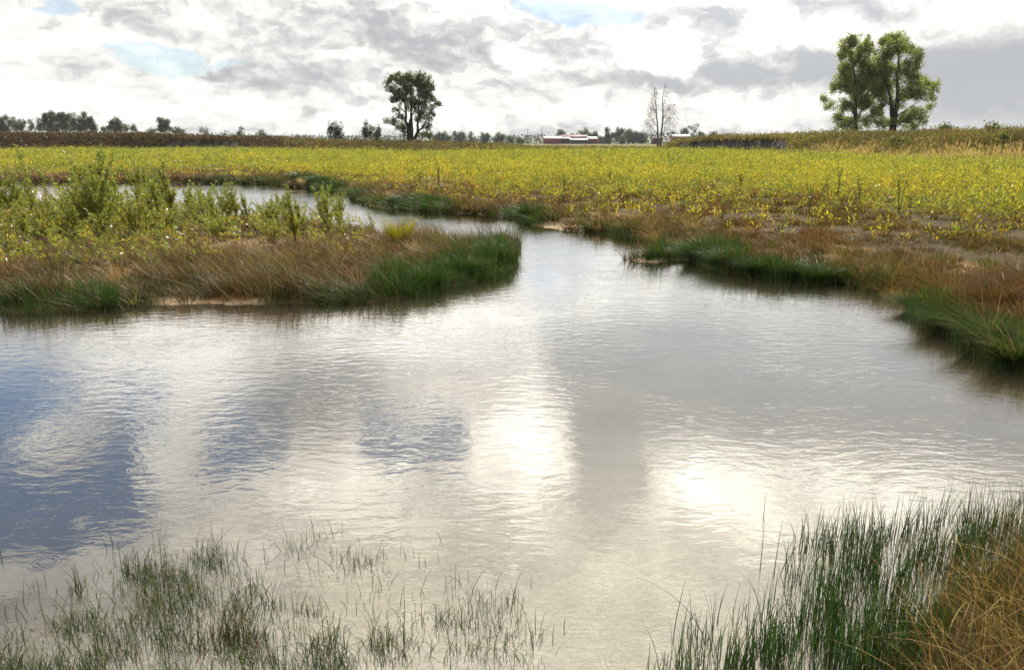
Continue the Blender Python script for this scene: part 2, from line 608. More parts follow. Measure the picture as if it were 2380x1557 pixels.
def height(x, y, sd=None):
    if sd is None:
        sd, _ = shore(x, y)
    b, _, _ = berm(x, y)
    land = 0.10 * (1 - np.exp(-np.maximum(sd, 0) / 0.5)) + 0.012 * np.minimum(np.maximum(sd, 0), 8)
    land = land + (fbm(x * 0.9, y * 0.9, 21) - 0.5) * 0.07 * sstep(0.1, 0.8, sd)
    wet = -np.minimum(0.02 + 0.16 * np.maximum(-sd, 0), 0.4)
    z = np.where(sd > 0, land, wet)
    far = sstep(200, 800, y) * 0.0
    return np.maximum(z, np.where(sd > 0, b, -9)) + far


# ------------------------------------------------------------------ ground sheet
def srgb(r, g, b):
    return tuple((c / 255 / 12.92 if c / 255 <= 0.04045 else ((c / 255 + 0.055) / 1.055) ** 2.4) for c in (r, g, b))


def make_ground():
    azs = np.radians(np.concatenate([np.arange(-54, 54, 0.22), np.arange(54, 306, 6.0)]))
    rs = [0.25]
    while rs[-1] < 6000:
        rs.append(rs[-1] * (1.0125 if rs[-1] < 150 else 1.06))
    rs = np.array(rs)
    A, R = np.meshgrid(azs, rs)
    x, y = np.sin(A) * R, np.cos(A) * R
    sh_ = x.shape
    x, y = x.ravel(), y.ravel()
    sd, isl = shore(x, y)
    z = height(x, y, sd)
    b, px, t = berm(x, y)
    soil = np.array(srgb(74, 60, 36))
    c = np.tile(soil, (len(x), 1))

    def lay(mask, col):
        nonlocal c
        mk = np.clip(mask, 0, 1)[:, None]
        c = c * (1 - mk) + np.array(col) * mk
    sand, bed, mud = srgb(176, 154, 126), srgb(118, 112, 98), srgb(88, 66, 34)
    lay(sstep(26, 40, y) * (sd > 0), srgb(105, 100, 48))
    lay(sstep(0.35, 0.0, sd) * (0.5 + 0.5 * fbm(x * 3, y * 3, 70)), srgb(84, 68, 42))
    for (qx, qy, rx, ry, cc_) in ((480, 703, 150, 9, sand), (1530, 604, 90, 9, sand), (1360, 512, 120, 10, sand), (1300, 532, 60, 6, sand), (880, 480, 60, 6, sand),
                             (1090, 498, 60, 5, sand), (2200, 640, 130, 14, srgb(150, 122, 84)), (2110, 684, 80, 14, srgb(150, 112, 36)), (540, 690, 110, 16, srgb(108, 82, 44)),
                             (1197, 573, 20, 5, sand), (1900, 600, 150, 18, srgb(140, 115, 85)), (600, 590, 150, 25, srgb(130, 104, 78))):
        gx, gy = G(qx, qy)
        x2, _ = G(qx + rx, qy)
        _, y2 = G(qx, qy - ry)
        q = np.hypot((x - gx) / (x2 - gx), (y - gy) / (y2 - gy)) + (fbm(x * 2, y * 2, 31) - 0.5) * 0.7
        lay(sstep(1.1, 0.6, q), cc_)
    # pond bed: pale silt in the shallows near the viewer, left painted dark for light lost in deeper water, ochre algae at the banks
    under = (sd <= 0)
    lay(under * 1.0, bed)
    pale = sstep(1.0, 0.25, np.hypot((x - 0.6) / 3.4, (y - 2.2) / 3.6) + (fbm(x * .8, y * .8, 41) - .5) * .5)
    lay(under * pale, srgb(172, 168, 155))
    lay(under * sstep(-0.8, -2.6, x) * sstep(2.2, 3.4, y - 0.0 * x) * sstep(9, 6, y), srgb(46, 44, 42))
    edge = sstep(-0.95, -0.3, sd) * (y > 5)
    lay(under * edge, mud)
    lay((x > .5) * (y < 5) * sstep(-.05, .1, sd), srgb(58, 44, 24))
    cut = ((px > 1562) & (px < 1830) | (px > 395) & (px < 560) | (px > -300) & (px < 120)) & (t > -1.4) & (t < 0.1)
    lay(((t > -1.5) & (t < 1.5)) * 1.0, srgb(84, 72, 46))
    lay((((px > 1570) & (px < 1830) | (px > 395) & (px < 560)) & (t > -2.2) & (t < 0.35)) * 1.0, srgb(30, 24, 17))
    n_a, n_r = len(azs), len(rs)
    idx = np.arange(n_a * n_r).reshape(n_r, n_a)
    i0, i1 = idx[:-1], idx[1:]
    j = np.roll(np.arange(n_a), -1)
    f = np.stack([i0.ravel(), i1.ravel(), i1[:, j].ravel(), i0[:, j].ravel()], 1)
    f = f[:, ::-1]
    m = MB()
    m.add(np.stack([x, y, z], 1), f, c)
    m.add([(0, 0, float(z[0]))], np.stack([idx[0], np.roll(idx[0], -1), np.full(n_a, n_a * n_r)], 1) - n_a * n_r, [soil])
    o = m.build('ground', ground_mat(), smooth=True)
    tag(o, kind='structure')


make_ground()
wm = MB()
wm.add([(-80, -3, 0), (30, -3, 0), (30, 45, 0), (-80, 45, 0)], [(0, 1, 2, 3)], (0.1, 0.1, 0.1))
tag(wm.build('water', water_mat()), kind='structure')

# ------------------------------------------------------------------ vegetation builders
def blades(mb, P, H, Wd, yaw, lean, ldir, cb, ct, segs=2, curve=1.8, droop=0.35, taper=0.9):
    """flat tapering blades. lean = horizontal reach / height"""
    n = len(P)
    if n == 0:
        return
    ts = np.linspace(0, 1, segs + 1)
    wv = np.stack([np.cos(yaw), np.sin(yaw), np.zeros(n)], 1) * (Wd * 0.5)[:, None]
    ld = np.stack([np.cos(ldir), np.sin(ldir), np.zeros(n)], 1)
    V, C = [], []
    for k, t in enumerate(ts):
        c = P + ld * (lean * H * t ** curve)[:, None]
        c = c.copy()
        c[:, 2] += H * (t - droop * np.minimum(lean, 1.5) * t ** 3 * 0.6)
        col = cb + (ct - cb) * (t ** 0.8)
        if k < segs:
            wk = wv * (1 - taper * t)
            V += [c - wk, c + wk]
            C += [col, col]
        else:
            V.append(c)
            C.append(col)
    nv = 2 * segs + 1
    V = np.stack(V, 1).reshape(-1, 3)
    C = np.stack(C, 1).reshape(-1, 3)
    b = (np.arange(n) * nv)[:, None]
    quads = [b + np.array([[2 * k, 2 * k + 1, 2 * k + 3, 2 * k + 2]]) for k in range(segs - 1)]
    tri = b + np.array([[2 * segs - 2, 2 * segs - 1, 2 * segs]])
    mb.add(V, ([np.concatenate(quads)] if quads else []) + [tri], C)


def stems(mb, P, H, rad, lean, ldir, cb, ct, segs=4, curve=1.6, kink=None):
    """round rush stems: three-sided tapering tubes"""
    n = len(P)
    if n == 0:
        return
    ld = np.stack([np.cos(ldir), np.sin(ldir), np.zeros(n)], 1)
    V, C = [], []
    for t in np.linspace(0, 1, segs + 1):
        c = P + ld * (lean * H * t ** curve)[:, None]
        c[:, 2] += H * (t - 0.25 * np.minimum(lean, 1.6) * t ** 3)
        if kink is not None:
            kt = np.clip(t - kink, 0, 1)
            c[:, 2] -= kt * H * 1.5
            c += ld * (kt * H * 0.8)[:, None]
        r = rad * (1 - 0.8 * t ** 1.5)
        for a in range(3):
            an = a * 2.0944 + 0.4
            V.append(c + np.array([math.cos(an), math.sin(an), 0]) * r[:, None])
            C.append(cb + (ct - cb) * t)
    nv = 3 * (segs + 1)
    V, C = np.stack(V, 1).reshape(-1, 3), np.stack(C, 1).reshape(-1, 3)
    b = (np.arange(n) * nv)[:, None]
    q = []
    for k in range(segs):
        for a in range(3):
            a2 = (a + 1) % 3
            q.append(b + np.array([[3 * k + a, 3 * k + a2, 3 * k + 3 + a2, 3 * k + 3 + a]]))
    mb.add(V, [np.concatenate(q)], C)


def leaflets(mb, P, dirn, L, Wd, C):
    """rhombic leaves pointing along dirn"""
    n = len(P)
    if n == 0:
        return
    rv = rng.normal(size=(n, 3))
    s = np.cross(dirn, rv)
    s /= np.linalg.norm(s, axis=1)[:, None] + 1e-9
    a = P
    b = P + dirn * (L * 0.45)[:, None] + s * (Wd * 0.5)[:, None]
    c = P + dirn * L[:, None]
    d = P + dirn * (L * 0.45)[:, None] - s * (Wd * 0.5)[:, None]
    V = np.stack([a, b, c, d], 1).reshape(-1, 3)
    f = np.arange(n)[:, None] * 4 + np.array([[0, 1, 2, 3]])
    mb.add(V, [f], np.repeat(C, 4, 0))


def tube(mb, pts, rads, col, sides=5):
    pts = np.asarray(pts, float)
    n = len(pts)
    V = []
    for i in range(n):
        d = pts[min(i + 1, n - 1)] - pts[max(i - 1, 0)]
        d /= np.linalg.norm(d) + 1e-9
        u = np.cross(d, (0.3, 1, 0.1))
        u /= np.linalg.norm(u) + 1e-9
        v_ = np.cross(d, u)
        for k in range(sides):
            a = 2 * math.pi * k / sides
            V.append(pts[i] + (u * math.cos(a) + v_ * math.sin(a)) * rads[i])
    F = [(i * sides + k, i * sides + (k + 1) % sides, (i + 1) * sides + (k + 1) % sides, (i + 1) * sides + k) for i in range(n - 1) for k in range(sides)]
    mb.add(V, [np.array(F)], np.asarray(col, float))


def jit(col, n, v=0.22, hue=0.12, alt=None, p=0.0):
    c = np.tile(np.asarray(col, float), (n, 1))
    if alt is not None:
        m = rng.random(n) < p
        c[m] = alt
    c = c * (1 + rng.normal(0, v, n))[:, None] * (1 + rng.normal(0, hue, (n, 3)))
    return np.clip(c, 0.004, 0.9)


AZ0, AZ1 = math.radians(-40), math.radians(40)


def scatter(r0, r1, dens, az0=AZ0, az1=AZ1):
    """points on the ground with dens(r) per square metre"""
    rr = np.linspace(r0, r1, 400)
    g = np.array([dens(r) * r for r in rr])
    cdf = np.concatenate([[0], np.cumsum((g[1:] + g[:-1]) / 2 * np.diff(rr))])
    n = int(cdf[-1] * (az1 - az0))
    r = np.interp(rng.random(n) * cdf[-1], cdf, rr)
    a = az0 + rng.random(n) * (az1 - az0)
    return np.sin(a) * r, np.cos(a) * r


def rowline(pts, z=0.0):
    """a boundary traced in the picture as a function azimuth -> ground distance"""
    g = [(math.atan2(*G(a, b, z)), math.hypot(*G(a, b, z))) for a, b in pts]
    g.sort()
    A_, R_ = np.array(g).T
    return lambda x, y: np.interp(np.arctan2(x, y), A_, R_)


MEADOW = rowline([(-400, 402), (0, 398), (300, 395), (560, 400), (800, 412), (900, 434), (1100, 446), (1400, 456), (1700, 466), (1900, 478), (2100, 488), (2380, 506), (2700, 530)])
MEADEND = rowline([(-500, 347), (0, 347), (600, 348), (1250, 349), (1600, 351), (1800, 354), (2000, 360), (2200, 368), (2380, 378), (2700, 390)], 0.6)


def gz(x, y, sd=None):
    return height(x, y, sd)


def zone(pxl, x, y):
    """soft membership of ground points in ellipses traced in the picture: (px, py, rx, ry, weight)"""
    q, r = topx(x, y, 0.1 + 0 * x)
    m = np.zeros(x.shape)
    for (a, b, ra, rb, wt) in pxl:
        m = np.maximum(m, wt * sstep(1.15, 0.75, np.hypot((q - a) / ra, (r - b) / rb)))
    return m


BROWN, TAN, RED = srgb(126, 95, 57), srgb(186, 158, 112), srgb(116, 72, 40)
DGREEN, GREEN, OLIVE = srgb(46, 72, 22), srgb(66, 104, 30), srgb(96, 98, 40)
YEL, YGR = srgb(200, 186, 58), srgb(164, 166, 62)

# green rush fringes (picture ellipses, at the foot of the plants)
GREENZ = [(60, 715, 190, 28, 1), (210, 712, 130, 30, 1), (330, 700, 50, 18, .7), (650, 700, 70, 14, .7), (850, 700, 160, 24, 1), (980, 668, 120, 30, 1), (1110, 640, 100, 36, 1),
          (1160, 606, 50, 40, 1), (1120, 590, 60, 25, .6), (720, 703, 90, 14, .7), (520, 706, 50, 8, .35),
          (745, 440, 60, 12, 1), (1210, 508, 60, 18, 1), (960, 482, 100, 14, 1), (820, 455, 40, 14, .8), (1400, 545, 90, 14, .6), (900, 478, 50, 12, .8),
          (1620, 598, 130, 30, 1), (1780, 640, 140, 26, 1), (1900, 656, 90, 18, 1), (1530, 578, 60, 14, 1), (2150, 720, 60, 30, .8), (2260, 790, 90, 40, 1),
          (2380, 830, 100, 60, 1), (560, 424, 160, 7, .6), (2000, 655, 80, 14, .7)]
SANDZ = [(480, 700, 95, 16, 1), (540, 690, 70, 14, .8), (1530, 604, 90, 12, 1), (1350, 515, 110, 10, .8), (1290, 531, 60, 7, .9), (860, 480, 50, 5, 1),
         (2180, 640, 110, 14, .6), (2090, 685, 60, 10, .6), (1010, 494, 60, 5, .7), (1200, 573, 30, 6, 1), (1880, 590, 120, 14, .4), (640, 580, 110, 16, .5)]


def bank_grass():
    # dry reddish-brown grass over the island and the far / right banks
    for name, lab_isl, r0, r1, dens in (('island_grass', True, 6.0, 26.0, lambda r: 2300 * min(1, (9 / r) ** 1.2)),
                                        ('bank_grass', False, 5.2, 48.0, lambda r: 2700 * min(1, (9 / r) ** 1.15))):
        if lab_isl:
            x, y = scatter(r0, r1, dens, math.radians(-42), math.radians(2))
        else:
            x, y = scatter(r0, r1, dens, math.radians(-38), math.radians(56))
        sd, isl = shore(x, y)
        rm = MEADOW(x, y)
        r = np.hypot(x, y)
        cl = fbm(x * 1.1, y * 1.1, 50, 4)
        front = sstep(3.2, 0.8, sd) if not lab_isl else sstep(2.6, 0.6, pdist(isl_w[:19], x, y))
        keep = (sd > 0.0) & (isl if lab_isl else ~isl) & (rng.random(len(x)) < np.maximum(sstep(0.38, 0.6, cl) * 0.85 + 0.12, front * .45))
        keep &= rng.random(len(x)) > zone(SANDZ, x, y) * 0.93
        if not lab_isl:
            keep &= rng.random(len(x)) < sstep(1.25, 1.0, r / rm)
            keep &= y > 3.8
        x, y, sd, r, cl = x[keep], y[keep], sd[keep], r[keep], cl[keep]
        keep0 = keep
        n = len(x)
        z = gz(x, y, sd) - 0.02
        gzone = zone(GREENZ, x, y)
        isg = rng.random(n) < np.clip(gzone, 0, 1) * 0.75
        edge = sstep(1.6, 0.2, sd)
        front = sstep(3.2, 0.8, sd) if not lab_isl else sstep(2.6, 0.6, pdist(isl_w[:19], x, y))
        tall = 0.09 + 0.11 * sstep(0.4, 0.75, cl) + (0.09 if not lab_isl else 0.14) * front + 0.08 * edge
        H = tall * rng.uniform(0.5, 1.25, n)
        H = np.where(isg, H * 1.05, H)
        wd = np.maximum(0.005, r * 0.00085) * rng.uniform(0.7, 1.3, n)
        flat = sstep(0.62, 0.42, fbm(x * 2.2, y * 2.2, 58, 3))
        lean = np.abs(rng.normal(0.45, 0.5, n)) + 0.15 + 1.3 * flat
        H = H * (1 - 0.5 * flat) * rng.choice([.6, 1.0, 1.35], n)
        swirl = fbm(x * 0.9, y * 0.9, 59, 3) * 7
        ld = np.where(rng.random(n) < 0.3, rng.normal(math.pi * 0.95, 0.7, n), np.where(rng.random(n) < .5, swirl, rng.uniform(0, 6.28, n)))
        mixn = fbm(x * 0.6, y * 0.6, 77, 3)
        ct = jit(BROWN, n, 0.3, 0.07, TAN, 0.20) * (0.55 + 0.8 * fbm(x * 2.3, y * 2.3, 44, 3))[:, None]
        red = rng.random(n) < sstep(0.45, 0.7, mixn) * 0.6
        ct[red] = jit(RED, int(red.sum()), 0.25, 0.08)
        cb = ct * 0.32  # blade feet coloured darker to paint the shade between clumps
        olive = rng.random(n) < sstep(0.6, 0.35, mixn) * 0.5
        ct[olive] = jit(OLIVE, int(olive.sum()), 0.2, 0.08)
        g = jit(DGREEN, n, 0.25, 0.1, GREEN, 0.35)
        cb = np.where((isg | (edge > rng.random(n) * 1.6))[:, None], g * 0.8, cb)
        ct = np.where(isg[:, None], g * 1.25, ct)
        mb = MB()
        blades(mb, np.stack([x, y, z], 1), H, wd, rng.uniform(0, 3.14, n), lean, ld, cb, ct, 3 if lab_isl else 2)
        # separate tufts, each spreading from its own foot
        if lab_isl:
            tx, ty = scatter(7, 19, lambda r: 15.0, math.radians(-42), math.radians(2))
        else:
            tx, ty = scatter(6, 42, lambda r: 12.0 * min(1, (12 / r) ** 0.9), math.radians(-38), math.radians(56))
        tsd, ti = shore(tx, ty)
        fr = sstep(3.0, 0.6, tsd) if not lab_isl else sstep(2.8, 0.5, pdist(isl_w[:19], tx, ty))
        kp = (tsd > 0.05) & (ti if lab_isl else ~ti) & (rng.random(len(tx)) < .25 + .75 * fr) & (rng.random(len(tx)) > zone(SANDZ, tx, ty) * .95) & (ty > 3.8)
        if not lab_isl:
            kp &= np.hypot(tx, ty) < MEADOW(tx, ty) * 1.1
        tx, ty, tsd, fr = tx[kp], ty[kp], tsd[kp], fr[kp]
        tn, NB_ = len(tx), 46
        tz = gz(tx, ty, tsd)
        tH = rng.uniform(.10, .32, tn) * (.7 + .65 * fr)
        kind = rng.random(tn)
        tg = zone(GREENZ, tx, ty)
        tc_ = np.where((kind < .35)[:, None], jit(srgb(114, 84, 50), tn, .2, .06), np.where((kind < .6)[:, None], jit(srgb(120, 96, 56), tn, .2, .06), np.where((kind < .8)[:, None], jit(TAN, tn, .15, .05), jit(srgb(112, 104, 44), tn, .2, .06))))
        tc_ = np.where((rng.random(tn) < tg * .8 + .12 * fr)[:, None], jit(DGREEN, tn, .2, .08, GREEN, .4), tc_)
        rep = lambda a_: np.repeat(a_, NB_, 0)
        N_ = tn * NB_
        a_ = rng.uniform(0, 6.28, N_)
        rr_ = rng.random(N_) ** .6
        tr_ = rep(rng.uniform(.05, .13, tn))
        PP = np.stack([rep(tx) + np.cos(a_) * rr_ * tr_, rep(ty) + np.sin(a_) * rr_ * tr_, rep(tz) - .02], 1)
        wl = rep(rng.uniform(-.8, .1, tn))
        vx, vy = np.cos(a_) * (.15 + .8 * rr_) + wl, np.sin(a_) * (.15 + .8 * rr_) - .05
        cc1 = rep(tc_) * (1 + rng.normal(0, .22, (N_, 1)))
        dd_ = np.hypot(PP[:, 0], PP[:, 1])
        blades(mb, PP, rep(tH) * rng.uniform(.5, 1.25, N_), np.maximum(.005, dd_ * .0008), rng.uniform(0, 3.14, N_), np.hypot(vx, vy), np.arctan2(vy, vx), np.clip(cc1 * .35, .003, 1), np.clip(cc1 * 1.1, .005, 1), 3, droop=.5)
        # single long bleached stalks
        q = rng.choice(len(x), 700 if lab_isl else 500, p=(front + .08) / (front + .08).sum())
        c2 = jit(srgb(206, 178, 128), len(q), .2, .05)
        stems(mb, np.stack([x[q], y[q], z[q]], 1), rng.uniform(.18, .5, len(q)), np.maximum(.0018, r[q] * .00022), np.abs(rng.normal(.7, .4, len(q))), rng.normal(2.9, 1.0, len(q)), c2 * .6, c2, 5)
        o = mb.build(name, M_GRASS)
        tag(o, 'dry reddish brown grass over the spit of land on the left' if lab_isl else 'dry brown grass on the far and right banks of the pond', 'grass', kind='stuff')


def rush_fringe():
    x, y = scatter(5.5, 45, lambda r: 1500 * min(1, (8 / r) ** 1.4))
    sd, isl = shore(x, y)
    g = zone(GREENZ, x, y)
    keep = (sd > -0.28) & (sd < 1.5) & (rng.random(len(x)) < g * sstep(-0.32, 0.02, sd) * (0.45 + 0.55 * sstep(0.3, 0.6, fbm(x * 2, y * 2, 8)))) & (y > 5)
    x, y, sd = x[keep], y[keep], sd[keep]
    r = np.hypot(x, y)
    n = len(x)
    z = gz(x, y, sd) - 0.02
    k = fbm(x * 0.9, y * 0.9, 61, 3)
    H = (0.15 + 0.24 * sstep(0.3, 0.7, k)) * rng.uniform(0.6, 1.2, n) * (0.55 + 0.45 * sstep(-0.3, 0.5, sd))
    c = jit(DGREEN, n, 0.25, 0.1, GREEN, 0.4)
    ct = np.where((rng.random(n) < 0.18)[:, None], jit(OLIVE, n), c * 1.2)
    mb = MB()
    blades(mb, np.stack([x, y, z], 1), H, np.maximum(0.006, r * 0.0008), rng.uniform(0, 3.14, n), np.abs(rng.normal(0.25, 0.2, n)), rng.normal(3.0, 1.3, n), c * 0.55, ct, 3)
    tag(mb.build('rush_fringe', M_RUSH), 'dark green rushes fringing the water edge', 'rushes', kind='stuff')


def meadow():
    dens = lambda r: 46 * min(1, (24 / r) ** 1.2)
    x, y = scatter(14, 128, dens)
    sd, isl = shore(x, y)
    r = np.hypot(x, y)
    rm, re = MEADOW(x, y), MEADEND(x, y)
    e = (r / rm - 1.02) * 3.0 + (fbm(x * 0.3, y * 0.3, 90, 4) - 0.5) * 2.6
    p = sstep(-1.1, 0.7, e) ** 2.0 + 0.09 * (e > -2.6)
    keep = (sd > 1.0) & ~isl & (rng.random(len(x)) < p) & (r < re * 1.02) & (berm(x, y)[2] < -1.1)
    x, y, r, e, re = x[keep], y[keep], r[keep], e[keep], re[keep]
    z = gz(x, y)
    n = len(x)
    k = fbm(x * 0.18, y * 0.18, 33, 4)
    Hp = (rng.uniform(0.3, 0.6, n) + 0.35 * (rng.random(n) < 0.06)) * (0.45 + 1.1 * k) * (0.65 + 0.35 * sstep(-0.2, 1.5, e))
    NL = 12
    far = np.maximum(1.0, r / 28.0)
    yellow = sstep(0.45, 0.62, fbm(x * 0.35, y * 0.12, 71, 4) + 0.12 * sstep(80, 25, r) - 0.04 * sstep(0, -30, x))
    cp = jit(YGR, n, 0.15, 0.06)
    cy = jit(YEL, n, 0.15, 0.06, srgb(196, 156, 50), 0.08)
    isy = rng.random(n) < (0.12 + 0.5 * yellow) * (1 - 0.75 * sstep(0.45, 0.95, r / re))
    cp[isy] = cy[isy]
    dk = rng.random(n) < 0.20
    cp[dk] = jit(srgb(96, 120, 44), int(dk.sum()))
    mb = MB()
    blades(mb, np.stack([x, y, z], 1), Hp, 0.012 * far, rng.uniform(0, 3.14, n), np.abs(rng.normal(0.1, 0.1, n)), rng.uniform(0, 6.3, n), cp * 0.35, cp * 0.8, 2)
    P = np.repeat(np.stack([x, y, z], 1), NL, 0)
    Hh, ff, cc_ = np.repeat(Hp, NL), np.repeat(far, NL), np.repeat(cp, NL, 0)
    t = rng.uniform(0.15, 1.05, n * NL)
    a = rng.uniform(0, 6.28, n * NL)
    sp = rng.uniform(0, 0.10, n * NL) * ff
    P[:, 0] += np.cos(a) * sp
    P[:, 1] += np.sin(a) * sp
    P[:, 2] += Hh * t
    d = np.stack([np.cos(a) * 0.8, np.sin(a) * 0.8, rng.uniform(0.1, 1.9, n * NL)], 1)
    d /= np.linalg.norm(d, axis=1)[:, None]
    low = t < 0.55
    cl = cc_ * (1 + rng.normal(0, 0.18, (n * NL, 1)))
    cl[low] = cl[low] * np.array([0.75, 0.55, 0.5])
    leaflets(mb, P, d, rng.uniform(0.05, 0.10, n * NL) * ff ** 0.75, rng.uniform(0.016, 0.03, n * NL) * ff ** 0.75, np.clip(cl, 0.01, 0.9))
    q = rng.random(n) < 0.10
    m_ = int(q.sum())
    c3 = jit(srgb(150, 140, 74), m_, .25, .07, srgb(92, 96, 44), .45)
    blades(mb, np.stack([x[q], y[q], z[q]], 1), Hp[q] * rng.uniform(1.15, 1.8, m_), 0.016 * far[q], rng.uniform(0, 3.14, m_), np.abs(rng.normal(0.12, 0.1, m_)), rng.uniform(0, 6.3, m_), c3 * .6, c3, 2, taper=.5)
    tag(mb.build('meadow_plants', M_LEAF), 'dense yellow green meadow herbs behind the pond', 'meadow', kind='stuff')
    # tan grass heads beyond the meadow and dark weeds over the earth banks
    x, y = scatter(34, 185, lambda r: 30 * min(1, (60 / r) ** 1.0))
    r = np.hypot(x, y)
    re = MEADEND(x, y)
    b, px, t = berm(x, y)
    keep = ((r > re * 0.97) | (t > -1.3)) & (t < 3.5) & (rng.random(len(x)) < np.where(t > 1.2, 0.5, 1))
    cut = ((px > 1575) & (px < 1830 + 40 * (fbm(x, y, 3) - .5)) | (px > 395) & (px < 560)) & (t > -1.7) & (t < -0.1)
    keep &= ~(cut & (rng.random(len(x)) < 0.97))
    keep &= ~((px > 1575) & (px < 1800) & (t > -4.5) & (t < -1.0) & (rng.random(len(x)) < .6))
    x, y, r, px, t = x[keep], y[keep], r[keep], px[keep], t[keep]
    n = len(x)
    z = gz(x, y)
    onb = sstep(-1.25, -0.7, t + 0.9 * (fbm(x * 0.09, y * 0.16, 93, 4) - .5) - 0.62 * sstep(1780, 1950, px))
    left = sstep(760, 560, px)
    mid = sstep(560, 700, px) * sstep(1240, 1050, px)
    tan = jit(srgb(204, 180, 126), n, 0.18, 0.05, srgb(168, 150, 88), 0.35)
    dark = jit(srgb(92, 66, 46), n, 0.3, 0.08, srgb(96, 92, 52), 0.3)
    olv = jit(srgb(118, 116, 58), n, 0.22, 0.07, srgb(150, 128, 78), 0.35)
    w1 = rng.random(n)
    c = tan.copy()
    isb = w1 < onb
    kk = fbm(x * 0.1, y * 0.1, 12, 3)
    c[isb] = np.where((left[isb] > 0.5)[:, None], dark[isb], olv[isb] * (0.45 + 1.1 * kk[isb])[:, None])
    mm = isb & (mid > 0.5) & (rng.random(n) < 0.5)
    c[mm] = dark[mm] * 1.2
    H = rng.uniform(0.35, 0.8, n) * (0.4 + 1.0 * fbm(x * 0.2, y * 0.2, 15, 4)) * np.where(isb, 1.0, 0.9) * (1 - 0.35 * mid) * (1 - 0.45 * sstep(1180, 1250, px) * sstep(1600, 1540, px))
    mb = MB()
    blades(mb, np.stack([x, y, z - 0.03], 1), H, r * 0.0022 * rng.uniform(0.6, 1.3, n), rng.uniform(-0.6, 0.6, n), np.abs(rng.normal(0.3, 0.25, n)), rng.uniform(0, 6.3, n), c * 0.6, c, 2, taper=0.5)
    # bushy leaves among them
    m = isb & (rng.random(n) < 0.55)
    q = int(m.sum())
    NL = 5
    P = np.repeat(np.stack([x[m], y[m], z[m]], 1), NL, 0)
    P += rng.normal(0, 0.2, P.shape)
    P[:, 2] += np.repeat(H[m], NL) * rng.uniform(0.2, 1.0, q * NL)
    d = rng.normal(size=(q * NL, 3)) + (0, 0, 0.6)
    d /= np.linalg.norm(d, axis=1)[:, None]
    rr = np.repeat(r[m], NL)
    leaflets(mb, P, d, rr * 0.0028, rr * 0.0011, np.repeat(c[m], NL, 0) * rng.uniform(0.7, 1.2, (q * NL, 1)))
    tag(mb.build('bank_weeds', M_GRASS), 'tan grass and dark weeds on the earth banks beyond the meadow', 'weeds', kind='stuff')


bank_grass()
rush_fringe()
meadow()

# ------------------------------------------------------------------ far woodland and plain beyond
def woodland():
    mb = MB()
    n = 26000
    px = rng.uniform(-500, 3000, n)
    Y = rng.uniform(640, 760, n)
    top = 6.5 + 3.5 * fbm(px * 0.02, px * 0 + 3, 4, 4) + 2 * (rng.random(n) < 0.1)
    top = np.where((px > 560) & (px < 1300), top * 0.8, top)
    x = (px - 1190) / FPX * Y
    z = rng.uniform(0, 1, n) ** 0.8 * top * np.where(px > 1620, 0.9, 1)
    d = rng.normal(size=(n, 3))
    d /= np.linalg.norm(d, axis=1)[:, None]
    leaflets(mb, np.stack([x, Y, z], 1), d, rng.uniform(1.2, 2.6, n), rng.uniform(0.8, 1.6, n), jit(srgb(62, 74, 44), n, 0.3, 0.08))
    tag(mb.build('distant_woodland', M_LEAF), 'low dark belt of far off woodland along the horizon', 'woodland', kind='stuff')


woodland()

# ------------------------------------------------------------------ trees
LEAFG = (srgb(84, 106, 38), srgb(126, 136, 50), srgb(56, 72, 32))


